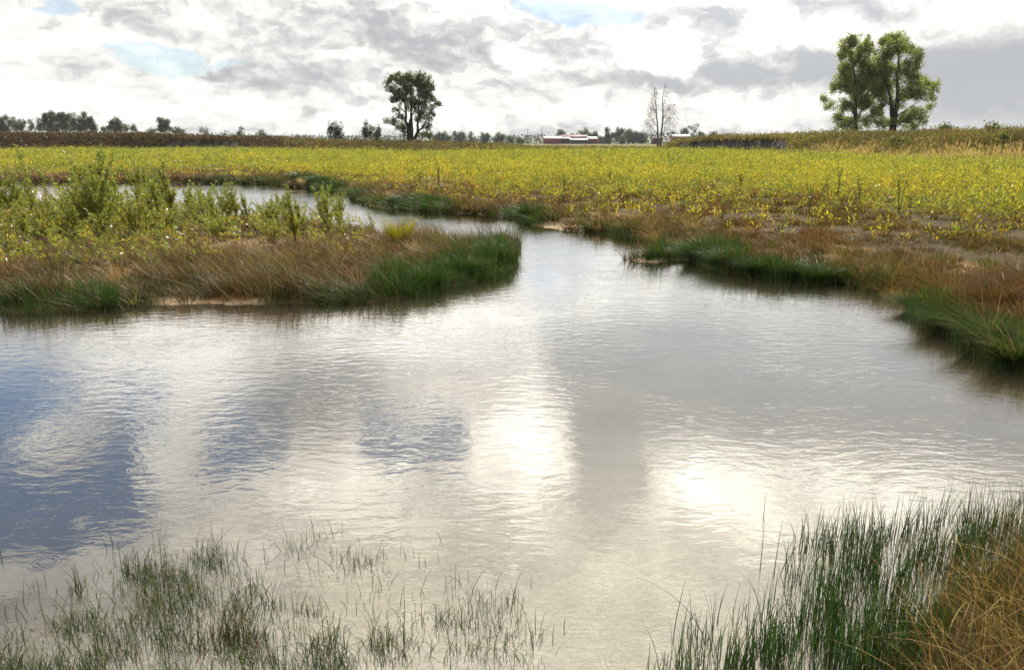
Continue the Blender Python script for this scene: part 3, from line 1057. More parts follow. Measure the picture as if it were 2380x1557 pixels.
def tree(name, label, cat, Y, base, blobs_, trunks, density=1.0, leaf=0.24, pal=LEAFG, conv=lambda a, b: (a, b), bare=False,
         group=None, bark=srgb(62, 52, 40), thick=0.75, limb=1.0, per=32, spread=1.9, gaps=0.36):
    """crown = leaf clumps inside ellipsoids; every clump is joined to the nearest limb by its own branch"""
    k = Y / FPX
    bx, by = conv(*base)
    x0 = (bx - 1190) * k / 1.0
    X, _, Z = at(bx, by, Y)
    gz_ = float(gz(np.array([X]), np.array([float(Y)]))[0])
    z0 = min(gz_, Z)
    root = thing(name, (X, Y, z0), label, cat, group)

    def loc(px, py):
        q = at(*conv(px, py), Y)
        return np.array([q[0] - X, 0.0, q[2] - z0])
    sc = abs(conv(1, 0)[0] - conv(0, 0)[0]) * k        # metres per traced unit
    tm, nodes = MB(), []
    for (pts, r) in trunks:
        p = np.array([loc(*q) for q in pts])
        yo = 0.0
        if len(nodes):
            base_d = [np.linalg.norm(nd[:3][[0, 2]] - p[0][[0, 2]]) for nd in nodes]
            yo = nodes[int(np.argmin(base_d))][1]
        tgt = rng.normal(0, 0.2) * r * 10
        # smooth polyline
        t = np.linspace(0, len(p) - 1, (len(p) - 1) * 5 + 1)
        q = np.stack([np.interp(t, np.arange(len(p)), p[:, i]) for i in range(3)], 1)
        q[:, 0] += np.convolve(rng.normal(0, r * 0.22, len(q)), np.ones(3) / 3, 'same') * (np.arange(len(q)) > 0)
        q[:, 1] = yo + tgt * (t / t[-1]) ** 1.3
        if q[0][2] < 1.0 * sc * 20 or len(nodes) == 0:
            q[0][2] = min(q[0][2], 0.0) - 0.3
        rad = r * (1 - 0.9 * (t / t[-1]) ** 0.75)
        if len(nodes) == 0:
            rad[0] *= 1.35
        tube(tm, q, rad, bark, 6)
        for a, b in zip(q[1:], rad[1:]):
            nodes.append(np.array([*a, b]))
    nodes = np.array(nodes)
    cs = []
    for (cx_, cy_, rx, ry, *wt) in blobs_:
        wt = wt[0] if wt else 1.0
        A = math.pi * rx * ry * sc * sc
        m = max(2, int(A * 6.6 * density * wt))
        u = rng.normal(size=(m, 3))
        u /= np.linalg.norm(u, axis=1)[:, None]
        u *= rng.random((m, 1)) ** 0.45
        c = loc(cx_, cy_)
        off = rng.normal(0, 0.35) * rx * sc
        cs.append(np.stack([c[0] + u[:, 0] * rx * sc, off + u[:, 1] * rx * sc * thick, c[2] + u[:, 2] * ry * sc], 1))
    cs = np.concatenate(cs)
    cs = cs[cs[:, 2] > 0.1]
    q_ = 0.9 / (leaf / 0.2)
    cs = cs[fbm(cs[:, 0] * q_ + cs[:, 1] * 0.5 + X, cs[:, 2] * q_ - cs[:, 1] * 0.4, 140, 3) > gaps - 0.04 * rng.random(len(cs)) - 0.10 * sstep(6, 3, cs[:, 2])]
    dd = np.min(np.linalg.norm(cs[:, None] - nodes[None, :, :3], axis=2), 1)
    cs = cs[np.argsort(dd)]
    NN = nodes
    size = leaf
    for c in cs:
        up = np.maximum(NN[:, 2] - c[2] + 0.25 * np.linalg.norm(NN[:, :2] - c[:2], axis=1), 0) * 2.0
        d = np.linalg.norm(NN[:, :3] - c, axis=1) + up
        j = int(np.argmin(d))
        a, ra = NN[j, :3], NN[j, 3]
        L = np.linalg.norm(c - a)
        mid = (a + c) / 2 + rng.normal(0, L * 0.10, 3) + (0, 0, -0.05 * L)
        r1 = min(ra * 0.65, 0.022 + 0.016 * L) * limb
        tube(tm, [a, mid, c], [r1, r1 * 0.75, r1 * 0.4], bark, 3)
        NN = np.concatenate([NN, [[*mid, r1 * 0.8], [*c, r1 * 0.55]]])
    tm.build('trunk', M_BARK, root)
    cm = MB()
    n = len(cs)
    P = np.repeat(cs, per, 0)
    rad = np.repeat(rng.uniform(0.5, 1.3, n), per) * leaf * spread
    u = rng.normal(size=P.shape)
    u /= np.linalg.norm(u, axis=1)[:, None]
    P = P + u * (rad * rng.random(n * per) ** 0.5)[:, None] * (1, 1, 1.15)
    d = u * 0.8 + rng.normal(size=P.shape) * 0.8 + (0, 0, -0.2)
    d /= np.linalg.norm(d, axis=1)[:, None]
    pc = np.array([pal[i] for i in rng.choice(len(pal), n, p=[0.5, 0.25, 0.25])])
    C = np.repeat(pc, per, 0) * (1 + rng.normal(0, 0.2, (n * per, 1)))
    L = rng.uniform(0.7, 1.3, n * per) * leaf
    leaflets(cm, P, d, L, L * 0.7, np.clip(C, 0.01, 0.8))
    cm.build('crown', M_LEAF, root)
    return root


oc = lambda a, b: ((1400 + a / 5.022) / 1.629, (250 + b / 5.022) / 1.629)
pc_ = lambda a, b: ((3050 + a / 3.622) / 1.629, (100 + b / 3.622) / 1.629)
tree('oak_tree', 'large round-crowned dark tree with several trunks, standing alone left of centre', 'tree', 122, (790, 1400),
     [(560, 330, 250, 160), (800, 240, 190, 100), (1000, 330, 210, 190), (700, 480, 320, 190), (1050, 520, 190, 170, .8), (350, 380, 80, 110, .5), (1330, 720, 90, 60),
      (1150, 680, 150, 120), (520, 620, 140, 90), (800, 720, 260, 150), (500, 830, 110, 80, .8), (600, 950, 90, 60), (1050, 880, 180, 110, .8), (350, 1060, 110, 50, .5),
      (470, 1050, 90, 70, .9), (620, 1150, 130, 90, .8), (1080, 1150, 90, 90), (1150, 1030, 60, 70, .6), (1000, 1290, 120, 70, .6), (1130, 1320, 80, 70), (650, 1280, 70, 70, .8),
      (950, 1000, 110, 90, .7), (400, 230, 90, 60, .7), (560, 170, 60, 60, .8), (720, 170, 60, 50), (950, 200, 50, 60, .8), (1200, 920, 90, 60, .5), (1200, 430, 40, 90, .6)],
     [([(760, 1400), (760, 1200), (690, 1050), (700, 850), (660, 600), (590, 330)], 0.42), ([(795, 1400), (790, 1100), (790, 900), (780, 600), (800, 230)], 0.38),
      ([(730, 1400), (735, 1200), (760, 1050), (850, 880), (880, 600)], 0.34),
      ([(850, 1400), (910, 1250), (925, 1050), (920, 800), (950, 500), (1000, 300)], 0.32), ([(915, 1240), (1000, 1180), (1080, 1020), (1180, 850), (1350, 740)], 0.17),
      ([(925, 1020), (1005, 700), (1120, 430)], 0.17), ([(770, 1220), (600, 1180), (400, 1100), (260, 1075)], 0.12), ([(690, 900), (520, 720), (330, 620)], 0.12),
      ([(680, 700), (480, 480), (360, 350)], 0.12)], conv=oc, leaf=0.18, density=1.9, per=34, spread=2.1, gaps=0.37)
pal_p = (srgb(150, 166, 88), srgb(188, 192, 112), srgb(112, 130, 68))
tree('poplar_tree', 'left of the two tall poplars on the right earth bank, with a forked top', 'tree', 104, (680, 1450),
     [(640, 190, 105, 85), (540, 260, 80, 90, .6), (850, 190, 45, 90, .7), (780, 300, 110, 90), (490, 420, 75, 65, .8), (680, 480, 185, 150), (880, 480, 105, 120), (580, 560, 110, 90),
      (520, 700, 130, 80, .8), (780, 700, 240, 140), (400, 860, 100, 80, .8), (650, 880, 190, 120), (250, 1000, 50, 50, .8), (370, 1080, 110, 70, .5), (560, 1080, 140, 90, .8),
      (850, 1000, 160, 140, .9), (930, 1180, 85, 75), (450, 1220, 100, 90, .5), (520, 1370, 170, 80, .5), (800, 1300, 160, 100, .5), (960, 640, 120, 150), (920, 850, 120, 120, .8), (600, 1300, 150, 80, .5)],
     [([(680, 1450), (685, 1200), (705, 1000), (700, 700), (660, 400), (640, 230)], 0.34), ([(700, 1260), (780, 1150), (870, 1050)], 0.13), ([(660, 1200), (620, 1070), (540, 1000), (400, 1060)], 0.12),
      ([(695, 740), (600, 620), (480, 430)], 0.12), ([(690, 560), (800, 360), (860, 140)], 0.15), ([(700, 900), (500, 780), (380, 860)], 0.09)],
     conv=pc_, leaf=0.18, density=3.0, per=36, spread=2.4, gaps=0.43, pal=pal_p)
tree('poplar_tree', 'right of the two tall poplars on the right earth bank, with the thicker trunk', 'tree', 102, (1190, 1440),
     [(1130, 200, 105, 65), (1250, 170, 110, 90), (1370, 200, 35, 50, .6), (1180, 330, 170, 120), (1050, 420, 110, 120), (1430, 310, 90, 65, .8), (1530, 380, 60, 80, .5), (1400, 480, 170, 130, .8),
      (1100, 600, 150, 170), (1350, 650, 210, 140, .85), (1650, 760, 120, 80), (1780, 800, 40, 60, .7), (1600, 800, 150, 100, .8), (1150, 850, 160, 150, .8), (1450, 900, 220, 120, .7),
      (1700, 930, 100, 110, .6), (1300, 1050, 170, 100, .6), (1700, 1090, 80, 50), (1550, 1150, 120, 80, .6), (1400, 1230, 120, 110), (1430, 1370, 100, 60), (1600, 1280, 70, 80, .5),
      (1050, 1330, 110, 90, .5), (970, 350, 60, 60, .7), (1010, 780, 100, 150, .9), (1040, 1080, 90, 110, .5), (1250, 1320, 130, 80, .5)],
     [([(1190, 1440), (1230, 1150), (1245, 950), (1235, 700), (1240, 400), (1215, 240)], 0.46), ([(1190, 1300), (1170, 1050), (1100, 800), (1080, 500)], 0.28),
      ([(1225, 1250), (1400, 1130), (1600, 985)], 0.13), ([(1250, 980), (1360, 840), (1560, 740)], 0.14), ([(1175, 1390), (1080, 1250), (1000, 1150)], 0.11), ([(1240, 600), (1350, 450), (1480, 260)], 0.12)],
     conv=pc_, leaf=0.18, density=3.0, per=36, spread=2.4, gaps=0.43, pal=pal_p)
bc = lambda a, b: ((2400 + a / 1.611) / 1.629, (80 + b / 1.611) / 1.629)
pal_b = (srgb(120, 104, 78), srgb(120, 116, 70), srgb(90, 80, 60))
tree('bare_tree', 'left and shorter of the two nearly leafless trees right of the barn', 'tree', 240, (146, 735),
     [(100, 570, 42, 80, .9), (85, 640, 40, 45, .8), (125, 450, 25, 55, .7), (120, 500, 30, 60, .8), (100, 690, 25, 20, .6)],
     [([(146, 740), (140, 600), (135, 500), (124, 400)], 0.30), ([(140, 640), (110, 600), (80, 560)], 0.09), ([(136, 560), (100, 500)], 0.08), ([(142, 690), (100, 640), (70, 620)], 0.08)],
     conv=bc, leaf=0.26, density=1.5, pal=pal_b, per=2, limb=1.8, bark=srgb(88, 78, 66))
tree('bare_tree', 'right and taller of the two nearly leafless trees right of the barn', 'tree', 236, (164, 735),
     [(200, 450, 15, 60, .8), (215, 540, 45, 70, .9), (225, 620, 48, 60, .9), (190, 600, 30, 60, .6), (210, 690, 30, 20, .6)],
     [([(163, 740), (176, 600), (176, 480), (190, 372)], 0.32), ([(175, 600), (215, 540), (240, 500)], 0.09), ([(172, 640), (215, 600), (250, 560)], 0.09), ([(176, 520), (200, 450)], 0.07), ([(168, 690), (210, 650)], 0.08)],
     conv=bc, leaf=0.26, density=1.5, pal=pal_b, per=2, limb=1.8, bark=srgb(88, 78, 66))


def small_tree(px, top, base, hw, Y, label, name='broadleaf_tree', cat='tree', dens=1.0, pal=LEAFG, group=None, shape='round', per=16):
    k = Y / FPX
    h = base - top
    bl = []
    if shape == 'bush':
        for i in range(5):
            a = px + hw * rng.uniform(-0.75, 0.75)
            tt = top + h * rng.uniform(0.0, 0.25)
            bl.append((a, (tt + base) / 2, hw * rng.uniform(0.22, 0.34), (base - tt) / 2, 1.0))
        bl.append((px, base - h * 0.3, hw * 0.9, h * 0.3, 1.0))
    elif shape == 'sparse':
        for i in range(6):
            bl.append((px + hw * rng.uniform(-0.7, 0.7), top + h * rng.uniform(0.1, 0.6), hw * 0.3, h * 0.1, 1.0))
    else:
        bl.append((px + hw * rng.uniform(-.15, .15), top + h * 0.5, hw * 0.55, h * 0.36, 0.8))
        bl.append((px, base - h * 0.18, hw * 0.85, h * 0.2, 1.1))
        for i in range(9):
            a = rng.uniform(0, 6.28)
            q = rng.uniform(.45, .8)
            bl.append((px + math.cos(a) * hw * q, top + h * 0.48 + math.sin(a) * h * 0.42 * q / .8, hw * rng.uniform(0.18, 0.38), h * rng.uniform(0.08, 0.18), rng.uniform(.6, 1.1)))
    tr = [([(px, base), (px + rng.uniform(-.1, .1) * hw, base - h * 0.4), (px + rng.uniform(-.2, .2) * hw, top + h * 0.2)], max(0.12, h * k * 0.022)),
          ([(px, base - h * 0.2), (px - 0.3 * hw, base - h * 0.5), (px - 0.45 * hw, base - h * 0.75)], max(0.08, h * k * 0.012)),
          ([(px, base - h * 0.25), (px + 0.3 * hw, base - h * 0.5), (px + 0.5 * hw, base - h * 0.7)], max(0.08, h * k * 0.012))]
    area = h * hw * 2 * k * k
    # leaf clumps sized to the distance, so that the crown keeps its gaps
    lf = max(0.2, Y * 0.0013)
    return tree(name, label, cat, Y, (px, base), bl, tr, density=dens * 0.62 * (0.2 / lf) ** 1.1, leaf=lf, pal=pal, group=group, per=per, limb=1.0 + Y / 500, gaps=0.28)


c6 = lambda a, b: (a / 3.4 / 1.629, (400 + b / 3.4) / 1.629)
gc = lambda a, b: (a / 1.8308 / 1.629, (350 + b / 1.8308) / 1.629)
g2 = lambda a, b: ((1200 + a / 1.8308) / 1.629, (250 + b / 1.8308) / 1.629)
g3 = lambda a, b: ((2020 + a / 3.4) / 1.629, (440 + b / 3.4) / 1.629)
PAL_G = (srgb(84, 98, 56), srgb(108, 116, 72), srgb(62, 76, 44))


def st(conv, x, t, b, hw, Y, label, **kw):
    u = abs(conv(1, 0)[0] - conv(0, 0)[0])
    px, pt = conv(x, t)
    _, pb = conv(x, b)
    return small_tree(px, pt, pb, hw * u, Y, label, pal=kw.pop('pal', PAL_G), **kw)


GL, GM, GR = 'trees behind the dark earth bank on the left', 'trees along the middle horizon', 'trees around the red barns'
L6 = [(-30, 125, 330, 60, 300, 'dark dense tree cut off by the left edge of the photo'), (60, 125, 330, 75, 300, 'dense dark tree, leftmost whole crown on the horizon'),
      (190, 150, 320, 45, 310, 'narrow tree just right of the dense dark crown at the left edge'), (285, 160, 320, 45, 310, 'narrow pointed tree, second right of the dense crown at the left edge'),
      (395, 175, 320, 34, 310, 'thin small tree standing alone left of the wide tree clump'), (500, 155, 330, 38, 300, 'leaning tree at the left end of the wide tree clump'),
      (640, 55, 335, 100, 300, 'tall airy tree at left of the wide clump, above a dark bush'), (800, 58, 335, 100, 298, 'tallest centre tree of the wide clump on the left horizon'),
      (920, 75, 335, 60, 304, 'airy tree right of the clump centre with pale gaps'), (1070, 90, 335, 90, 300, 'round-topped tree on the right of the wide tree clump'),
      (1180, 150, 335, 60, 296, 'lower tree ending the wide clump on its right'), (1335, 272, 330, 26, 330, 'tiny tree right after the wide clump'),
      (1405, 258, 330, 34, 330, 'small bushy tree left of the airy lone tree'), (1490, 140, 330, 75, 320, 'airy lone tree right of the wide clump, widest of the small ones'),
      (1558, 240, 330, 30, 325, 'small tree touching the airy lone tree on its right'), (1630, 235, 330, 36, 340, 'first of two wispy little trees on the left horizon'),
      (1722, 245, 330, 38, 345, 'second of two wispy little trees on the left horizon'), (1960, 290, 345, 55, 340, 'low rounded tree left of the dark upright tree'),
      (2095, 148, 345, 82, 300, 'upright flat-topped tree standing above the left bank'), (2265, 288, 350, 85, 330, 'low wide tree right of the upright flat-topped one')]
for (x, t, b, hw, Y, lb) in L6:
    st(c6, x, t, b, hw * 1.3, Y, lb, group=GL, dens=3.0 if hw > 55 else 2.0)
for (x, t, b, hw, Y, lb, dn) in [(1417, 237, 300, 32, 330, 'small tree behind the right end of the dark bank', 1), (1665, 236, 300, 34, 320, 'small round tree right of the dark bank, left of the bushes', 1),
                                 (1810, 262, 305, 42, 350, 'low flat tree between the small round tree and the bushes', 1)]:
    st(gc, x, t, b, hw, Y, lb, group=GL, dens=dn)
PB = (srgb(66, 84, 40), srgb(92, 104, 52), srgb(50, 62, 36))
for (x, t, b, hw, Y, lb) in [(96, 368, 512, 34, 150, 'left half of the left twin bush beside the lone dark tree'), (155, 378, 512, 36, 150, 'right half of the left twin bush beside the lone dark tree'),
                             (330, 368, 510, 28, 150, 'taller bush just left of the lone dark tree'), (368, 392, 510, 20, 152, 'slim middle bush between the taller bush and the lone dark tree'),
                             (412, 392, 510, 32, 148, 'bush nearest the lone dark tree on its left')]:
    st(g2, x, t, b, hw, Y, lb, group='bushes left of the lone dark tree', name='tall_bush', cat='bush', shape='bush', pal=PB, dens=2.0)
for (x, t, b, hw, Y, lb) in [(848, 455, 535, 48, 500, 'round grey-green tree right behind the lone dark tree'), (893, 453, 535, 34, 520, 'second round tree right of the lone dark tree'),
                             (985, 453, 530, 52, 600, 'pale airy tree between the dark rounded ones on the middle horizon'), (1072, 455, 530, 22, 600, 'small pale tree right of the airy pale one'),
                             (1165, 460, 535, 40, 500, 'left tree of the dark middle clump'), (1262, 450, 535, 48, 490, 'tallest dark round tree of the middle clump'),
                             (1342, 488, 535, 30, 500, 'low dark tree at the right of the middle clump'), (1410, 497, 535, 34, 520, 'low round bushy tree midway to the red barn'),
                             (1690, 444, 530, 36, 640, 'dark tree rising behind the left end of the red barn'), (1858, 440, 530, 46, 640, 'green tree behind the brown barn roof'),
                             (1925, 455, 530, 40, 640, 'lighter green tree between the brown roof and the pale-roofed house'), (2018, 428, 533, 36, 560, 'dark pointed tree right beside the pale-roofed house'),
                             (2100, 430, 533, 52, 560, 'dark conifer-like tree right of the pale-roofed house'), (2190, 434, 533, 66, 570, 'wide green tree in front of the farm wood'),
                             (2120, 488, 535, 30, 540, 'light green low bush beside the parked white car'), (2255, 455, 533, 44, 570, 'dark tree just left of the bare trees')]:
    st(g2, x, t, b, hw, Y, lb, group=GM if x < 1600 else GR, dens=1.9)
for (x, t, b, hw, Y, lb, s_) in [(1802, 188, 290, 44, 560, 'small dark tree left of the roof beside the bank', 'round'), (1945, 150, 270, 64, 560, 'round dark tree behind the roof beside the bank', 'round'),
                                 (2060, 95, 270, 70, 540, 'gappy spreading tree just right of the bare trees', 'sparse'), (2310, 198, 262, 55, 420, 'olive tree top showing above the right bank', 'round'),
                                 (2165, 200, 262, 40, 430, 'small olive tree top above the right bank, beside the gappy tree', 'round')]:
    st(g3, x, t, b, hw, Y, lb, group=GR, shape=s_, dens=1.3)

for (px, t, b_, hw, Y, lb) in [(2200, 290, 300, 22, 74, 'rounded dark bush on the skyline of the right bank, near the poplars'), (2300, 289, 300, 30, 68, 'pale twiggy bush on the skyline of the right bank near the photo edge'),
                              (2090, 314, 336, 30, 72, 'green bush on the slope below the tall poplars'), (1885, 316, 334, 26, 90, 'bright green bush on the slope left of the poplars'),
                              (2335, 306, 330, 12, 60, 'light green upright bush on the bank slope at the right edge')]:
    small_tree(px, t, b_, hw, Y, lb, name='bank_bush', cat='bush', shape='bush', dens=1.5, pal=(srgb(110, 122, 52), srgb(140, 140, 66), srgb(84, 90, 44)), group='bushes on the right bank')

# ------------------------------------------------------------------ buildings, car, masts
M_PAINT = plain_mat('painted_board', 0.7, 0.6, 0.12, 0.0)
M_ROOF = plain_mat('sheet_roof', 0.55, 0.5, 0.08, 0.0)


def box(mb, x0, x1, y0, y1, z0, z1, c):
    v = [(a, b, d) for d in (z0, z1) for b in (y0, y1) for a in (x0, x1)]
    mb.add(v, np.array([(0, 2, 3, 1), (4, 5, 7, 6), (0, 1, 5, 4), (2, 6, 7, 3), (0, 4, 6, 2), (1, 3, 7, 5)]), c)


def bx3(name, dims, c, mat, parent):
    m = MB()
    for d in (dims if isinstance(dims, list) else [dims]):
        box(m, *d, c)
    return m.build(name, mat, parent)


def barn(px0, px1, prow_eave, prow_ridge, prow_base, Y, depth, wallc, roofc, label, name='barn', cat='barn', group=None, hip=0.0, doors=(), dcol=srgb(40, 42, 50), windows=()):
    k = Y / FPX
    x0, _, ze = at(*g3(px0, prow_eave), Y)
    x1, _, zr = at(*g3(px1, prow_ridge), Y)
    zb = 0.1
    root = thing(name, ((x0 + x1) / 2, Y + depth / 2, zb), label, cat, group)
    h, hr, hw_, hd = ze - zb, zr - zb, (x1 - x0) / 2, depth / 2
    m = MB()
    box(m, -hw_, hw_, -hd, hd, -0.3, h, wallc)
    for sx in (-hw_, hw_):      # gable triangles
        m.add([(sx, -hd, h), (sx, hd, h), (sx, 0, hr - 0.05)], [(0, 1, 2)], wallc)
    m.build('wall', M_PAINT, root)
    m = MB()
    o, t = 0.35, 0.16
    for s_ in (-1, 1):
        e = [(-hw_ - o, s_ * (hd + o), h - o * (hr - h) / hd), (hw_ + o, s_ * (hd + o), h - o * (hr - h) / hd), (hw_ + o - hip, 0, hr), (-hw_ - o + hip, 0, hr)]
        v = e + [(a, b, c + t) for a, b, c in e]
        m.add(v, np.array([(0, 1, 2, 3), (4, 7, 6, 5), (0, 4, 5, 1), (1, 5, 6, 2), (2, 6, 7, 3), (3, 7, 4, 0)]), roofc)
    m.build('roof', M_ROOF, root)
    for (a, b, zt) in doors:
        bx3('door', (-hw_ + a * 2 * hw_, -hw_ + b * 2 * hw_, -hd - 0.06, -hd - 0.003, 0, h * zt), dcol, M_PAINT, root)
    for a in windows:
        wx = -hw_ + a * 2 * hw_
        bx3('window', (wx - .5, wx + .5, -hd - 0.05, -hd - 0.003, h * .45, h * .75), srgb(60, 66, 72), M_PAINT, root)
    return root


REDC, WHT, BRN, DKB = srgb(122, 22, 34), (0.80, 0.80, 0.78), srgb(118, 84, 76), srgb(40, 38, 46)
barn(136, 358, 290, 262, 345, 590, 12, REDC, WHT, 'red barn with white roof at the left end of the farm', group='farm barns')
barn(359, 472, 290, 274, 345, 592, 10, DKB, WHT, 'dark open shed with white roof right of the leftmost red barn', name='shed', cat='shed', group='farm barns', doors=[(0.1, 0.5, .8), (0.55, 0.95, .8)], dcol=srgb(20, 20, 24))
barn(360, 700, 272, 243, 345, 612, 16, REDC, BRN, 'long barn with dull brown roof rising behind the white-roofed sheds', group='farm barns')
barn(473, 701, 309, 290, 345, 586, 10, srgb(70, 62, 56), WHT, 'low shed with wide white roof in front of the brown roof', name='shed', cat='shed', group='farm barns', doors=[(0.05, 0.3, .85), (0.36, 0.62, .85), (0.68, 0.95, .85)], dcol=srgb(36, 34, 32))
barn(702, 822, 295, 270, 345, 588, 11, REDC, WHT, 'small red barn with white roof at the right end of the farm', group='farm barns', doors=[(0.35, 0.6, .7)], dcol=srgb(90, 18, 28))
barn(842, 942, 272, 218, 345, 620, 14, srgb(96, 90, 78), srgb(176, 180, 180), 'house with a tall pale grey roof between the barns and the dark trees', name='farmhouse', cat='house', windows=(.3, .7))
barn(1800, 2020, 268, 238, 300, 500, 10, srgb(120, 60, 50), srgb(206, 186, 178), 'low house with a pale pinkish roof just left of the dark earth cut', name='farmhouse', cat='house', windows=(.2, .5, .8))
barn(1545, 1640, 283, 274, 300, 520, 8, srgb(88, 50, 44), srgb(150, 132, 124), 'reddish shed half hidden behind the bare trees', name='shed', cat='shed', doors=[(.3, .6, .8)])

# parked white car
cx_, cy_, _ = at(*g3(1103, 338), 545)
car = thing('parked_car', (cx_, 545, 0.1), 'small white car parked beside the farm trees', 'car')
m = MB()
pr = [(-2.2, .35), (-2.2, .8), (-1.3, .95), (-.7, 1.45), (.9, 1.45), (1.6, .95), (2.2, .85), (2.2, .35)]
v = [(a, s_ * .85, b) for s_ in (-1, 1) for a, b in pr]
n_ = len(pr)
m.add(v, [np.array([(i, (i + 1) % n_, (i + 1) % n_ + n_, i + n_) for i in range(n_)]), np.array([(0, i + 1, i) for i in range(1, n_ - 1)] + [(n_, n_ + i, n_ + i + 1) for i in range(1, n_ - 1)])], WHT)
m.build('body', M_ROOF, car)
bx3('window', (-.65, 1.1, -.87, -.853, .95, 1.35), (0.03, 0.035, 0.04), M_ROOF, car)
for wx in (-1.4, 1.4):
    for wy in (-.8, .8):
        m = MB()
        an = np.linspace(0, 6.283, 13)[:-1]
        v = [(wx + .34 * math.cos(a), wy + s_ * .12, .34 + .34 * math.sin(a)) for s_ in (-1, 1) for a in an]
        m.add(v, [np.array([(i, (i + 1) % 12, (i + 1) % 12 + 12, i + 12) for i in range(12)]), np.array([(0, i, i + 1) for i in range(1, 11)] + [(12, 12 + i + 1, 12 + i) for i in range(1, 11)])], (.03, .03, .03))
        m.build('wheel', M_ROOF, car)


def pylon(px, Y, h, label):
    x = (px - 1190) / FPX * Y
    root = thing('power_pylon', (x, Y, 0), label, 'pylon', 'pylons on the horizon')
    m = MB()
    g = (0.25, 0.26, 0.28)
    for s_ in (-1, 1):
        for q in (-1, 1):
            tube(m, [(s_ * 3, q * 3, 0), (s_ * .7, q * .7, h * .6), (0, 0, h)], [.28, .24, .15], g, 4)
    for i in range(6):
        z0, z1 = h * i / 10, h * (i + 1) / 10
        w0, w1 = 3 - 2.3 * i / 6, 3 - 2.3 * (i + 1) / 6
        for q in (-1, 1):
            tube(m, [(-w0, q * w0, z0), (w1, q * w1, z1)], [.12, .12], g, 3)
            tube(m, [(w0, q * w0, z0), (-w1, q * w1, z1)], [.12, .12], g, 3)
    m.build('tower', M_ROOF, root)
    for zz, wd in ((.66, 7), (.8, 9), (.92, 6)):
        m = MB()
        tube(m, [(-wd, 0, h * zz + .6), (0, 0, h * zz), (wd, 0, h * zz + .6)], [.15, .3, .15], g, 4)
        m.build('crossarm', M_ROOF, root)


pylon(1225, 1500, 27, 'left of two faint power pylons far off left of the red barn')
pylon(1257, 1450, 31, 'right and taller of two faint power pylons, nearest the red barn')
x_, _, zt = at(*g3(192, 218), 640)
root = thing('pole', (x_, 640, 0.1), 'thin pole with a small crossbar behind the leftmost red barn', 'pole')
m = MB()
tube(m, [(0, 0, -.3), (0, 0, zt)], [.22, .16], (.2, .19, .18), 5)
m.build('mast', M_ROOF, root)
m = MB()
tube(m, [(-1.8, 0, zt - .3), (1.8, 0, zt - .3)], [.18, .18], (.2, .19, .18), 5)
m.build('crossbar', M_ROOF, root)

# ------------------------------------------------------------------ willow saplings on the spit of land
WG = (srgb(140, 156, 70), srgb(176, 178, 84), srgb(96, 118, 60))


def sapling_meshes(h, spread, ns, lean, seed, dens=1.0):
    r = np.random.default_rng(seed)
    tm, cm = MB(), MB()
    P, Dn = [], []
    for i in range(ns):
        a = r.uniform(0, 6.28)
        sp = spread * r.uniform(0.15, 1) * h
        hh = h * (1 if i == 0 else r.uniform(0.55, 0.97))
        n = 8
        t = np.linspace(0, 1, n)
        q = np.stack([math.cos(a) * sp * t ** 1.3 + lean * hh * t ** 1.5, math.sin(a) * sp * t ** 1.3, hh * t], 1)
        q[1:-1] += r.normal(0, 0.012 * h, (n - 2, 3))
        tube(tm, q, 0.008 * (1 - 0.8 * t) * (0.6 + h * 0.4), srgb(92, 66, 44), 3)
        segs = [(q, 0.22)]
        for b in range(int(5 * hh * dens) + 2):
            s0 = r.uniform(0.25, 0.85)
            p0 = np.array([np.interp(s0, t, q[:, k]) for k in range(3)])
            ba = r.uniform(0, 6.28)
            bl = hh * r.uniform(0.12, 0.28) * (1.15 - s0)
            p1 = p0 + np.array([math.cos(ba) * bl * .55 + lean * bl, math.sin(ba) * bl * .55, bl])
            tube(tm, [p0, (p0 + p1) / 2 + r.normal(0, 0.01, 3), p1], [0.004, 0.003, 0.0015], srgb(104, 84, 48), 3)
            segs.append((np.array([p0, p1]), 0.0))
        for (sg, tmin) in segs:
            L = np.sum(np.linalg.norm(np.diff(sg, axis=0), axis=1))
            m_ = int(L * 72 * dens)
            tt = r.uniform(tmin, 1, m_) ** 0.8
            u = np.linspace(0, 1, len(sg))
            p = np.stack([np.interp(tt, u, sg[:, k]) for k in range(3)], 1)
            ax = (sg[-1] - sg[0]) / (np.linalg.norm(sg[-1] - sg[0]) + 1e-6)
            d = r.normal(size=(m_, 3)) * 0.7 + ax * 0.9 + (lean * 1.5, 0, 0)
            P.append(p)
            Dn.append(d / np.linalg.norm(d, axis=1)[:, None])
    P, Dn = np.concatenate(P), np.concatenate(Dn)
    n = len(P)
    pc = np.array([WG[i] for i in r.choice(3, n, p=[.5, .28, .22])])
    low = np.clip(1 - P[:, 2] / h, 0, 1)
    yl = r.random(n) < low * 0.5
    pc[yl] = srgb(190, 170, 52)
    L = r.uniform(0.05, 0.10, n)
    leaflets(cm, P, Dn, L, L * 0.22, pc * (1 + r.normal(0, .18, (n, 1))))
    return tm, cm


M_WILLOW = foliage_mat('willow_leaf', 0.6, 0.06, 0.3, (1.0, 1.0, 0.8))
PROTO = []
for i, (h, sp, ns, ln, dn) in enumerate([(1.0, .30, 7, -.10, 1.4), (1.0, .22, 5, -.18, 1.3), (1.0, .40, 10, -.05, 1.5), (1.0, .12, 2, -.12, 1.0), (1.0, .5, 12, 0.05, 1.2), (1.0, .18, 4, .1, 1.3)]):
    t_, c_ = sapling_meshes(1.5, sp, ns, ln, 100 + i, dn)
    PROTO.append([t_, c_, None, None])


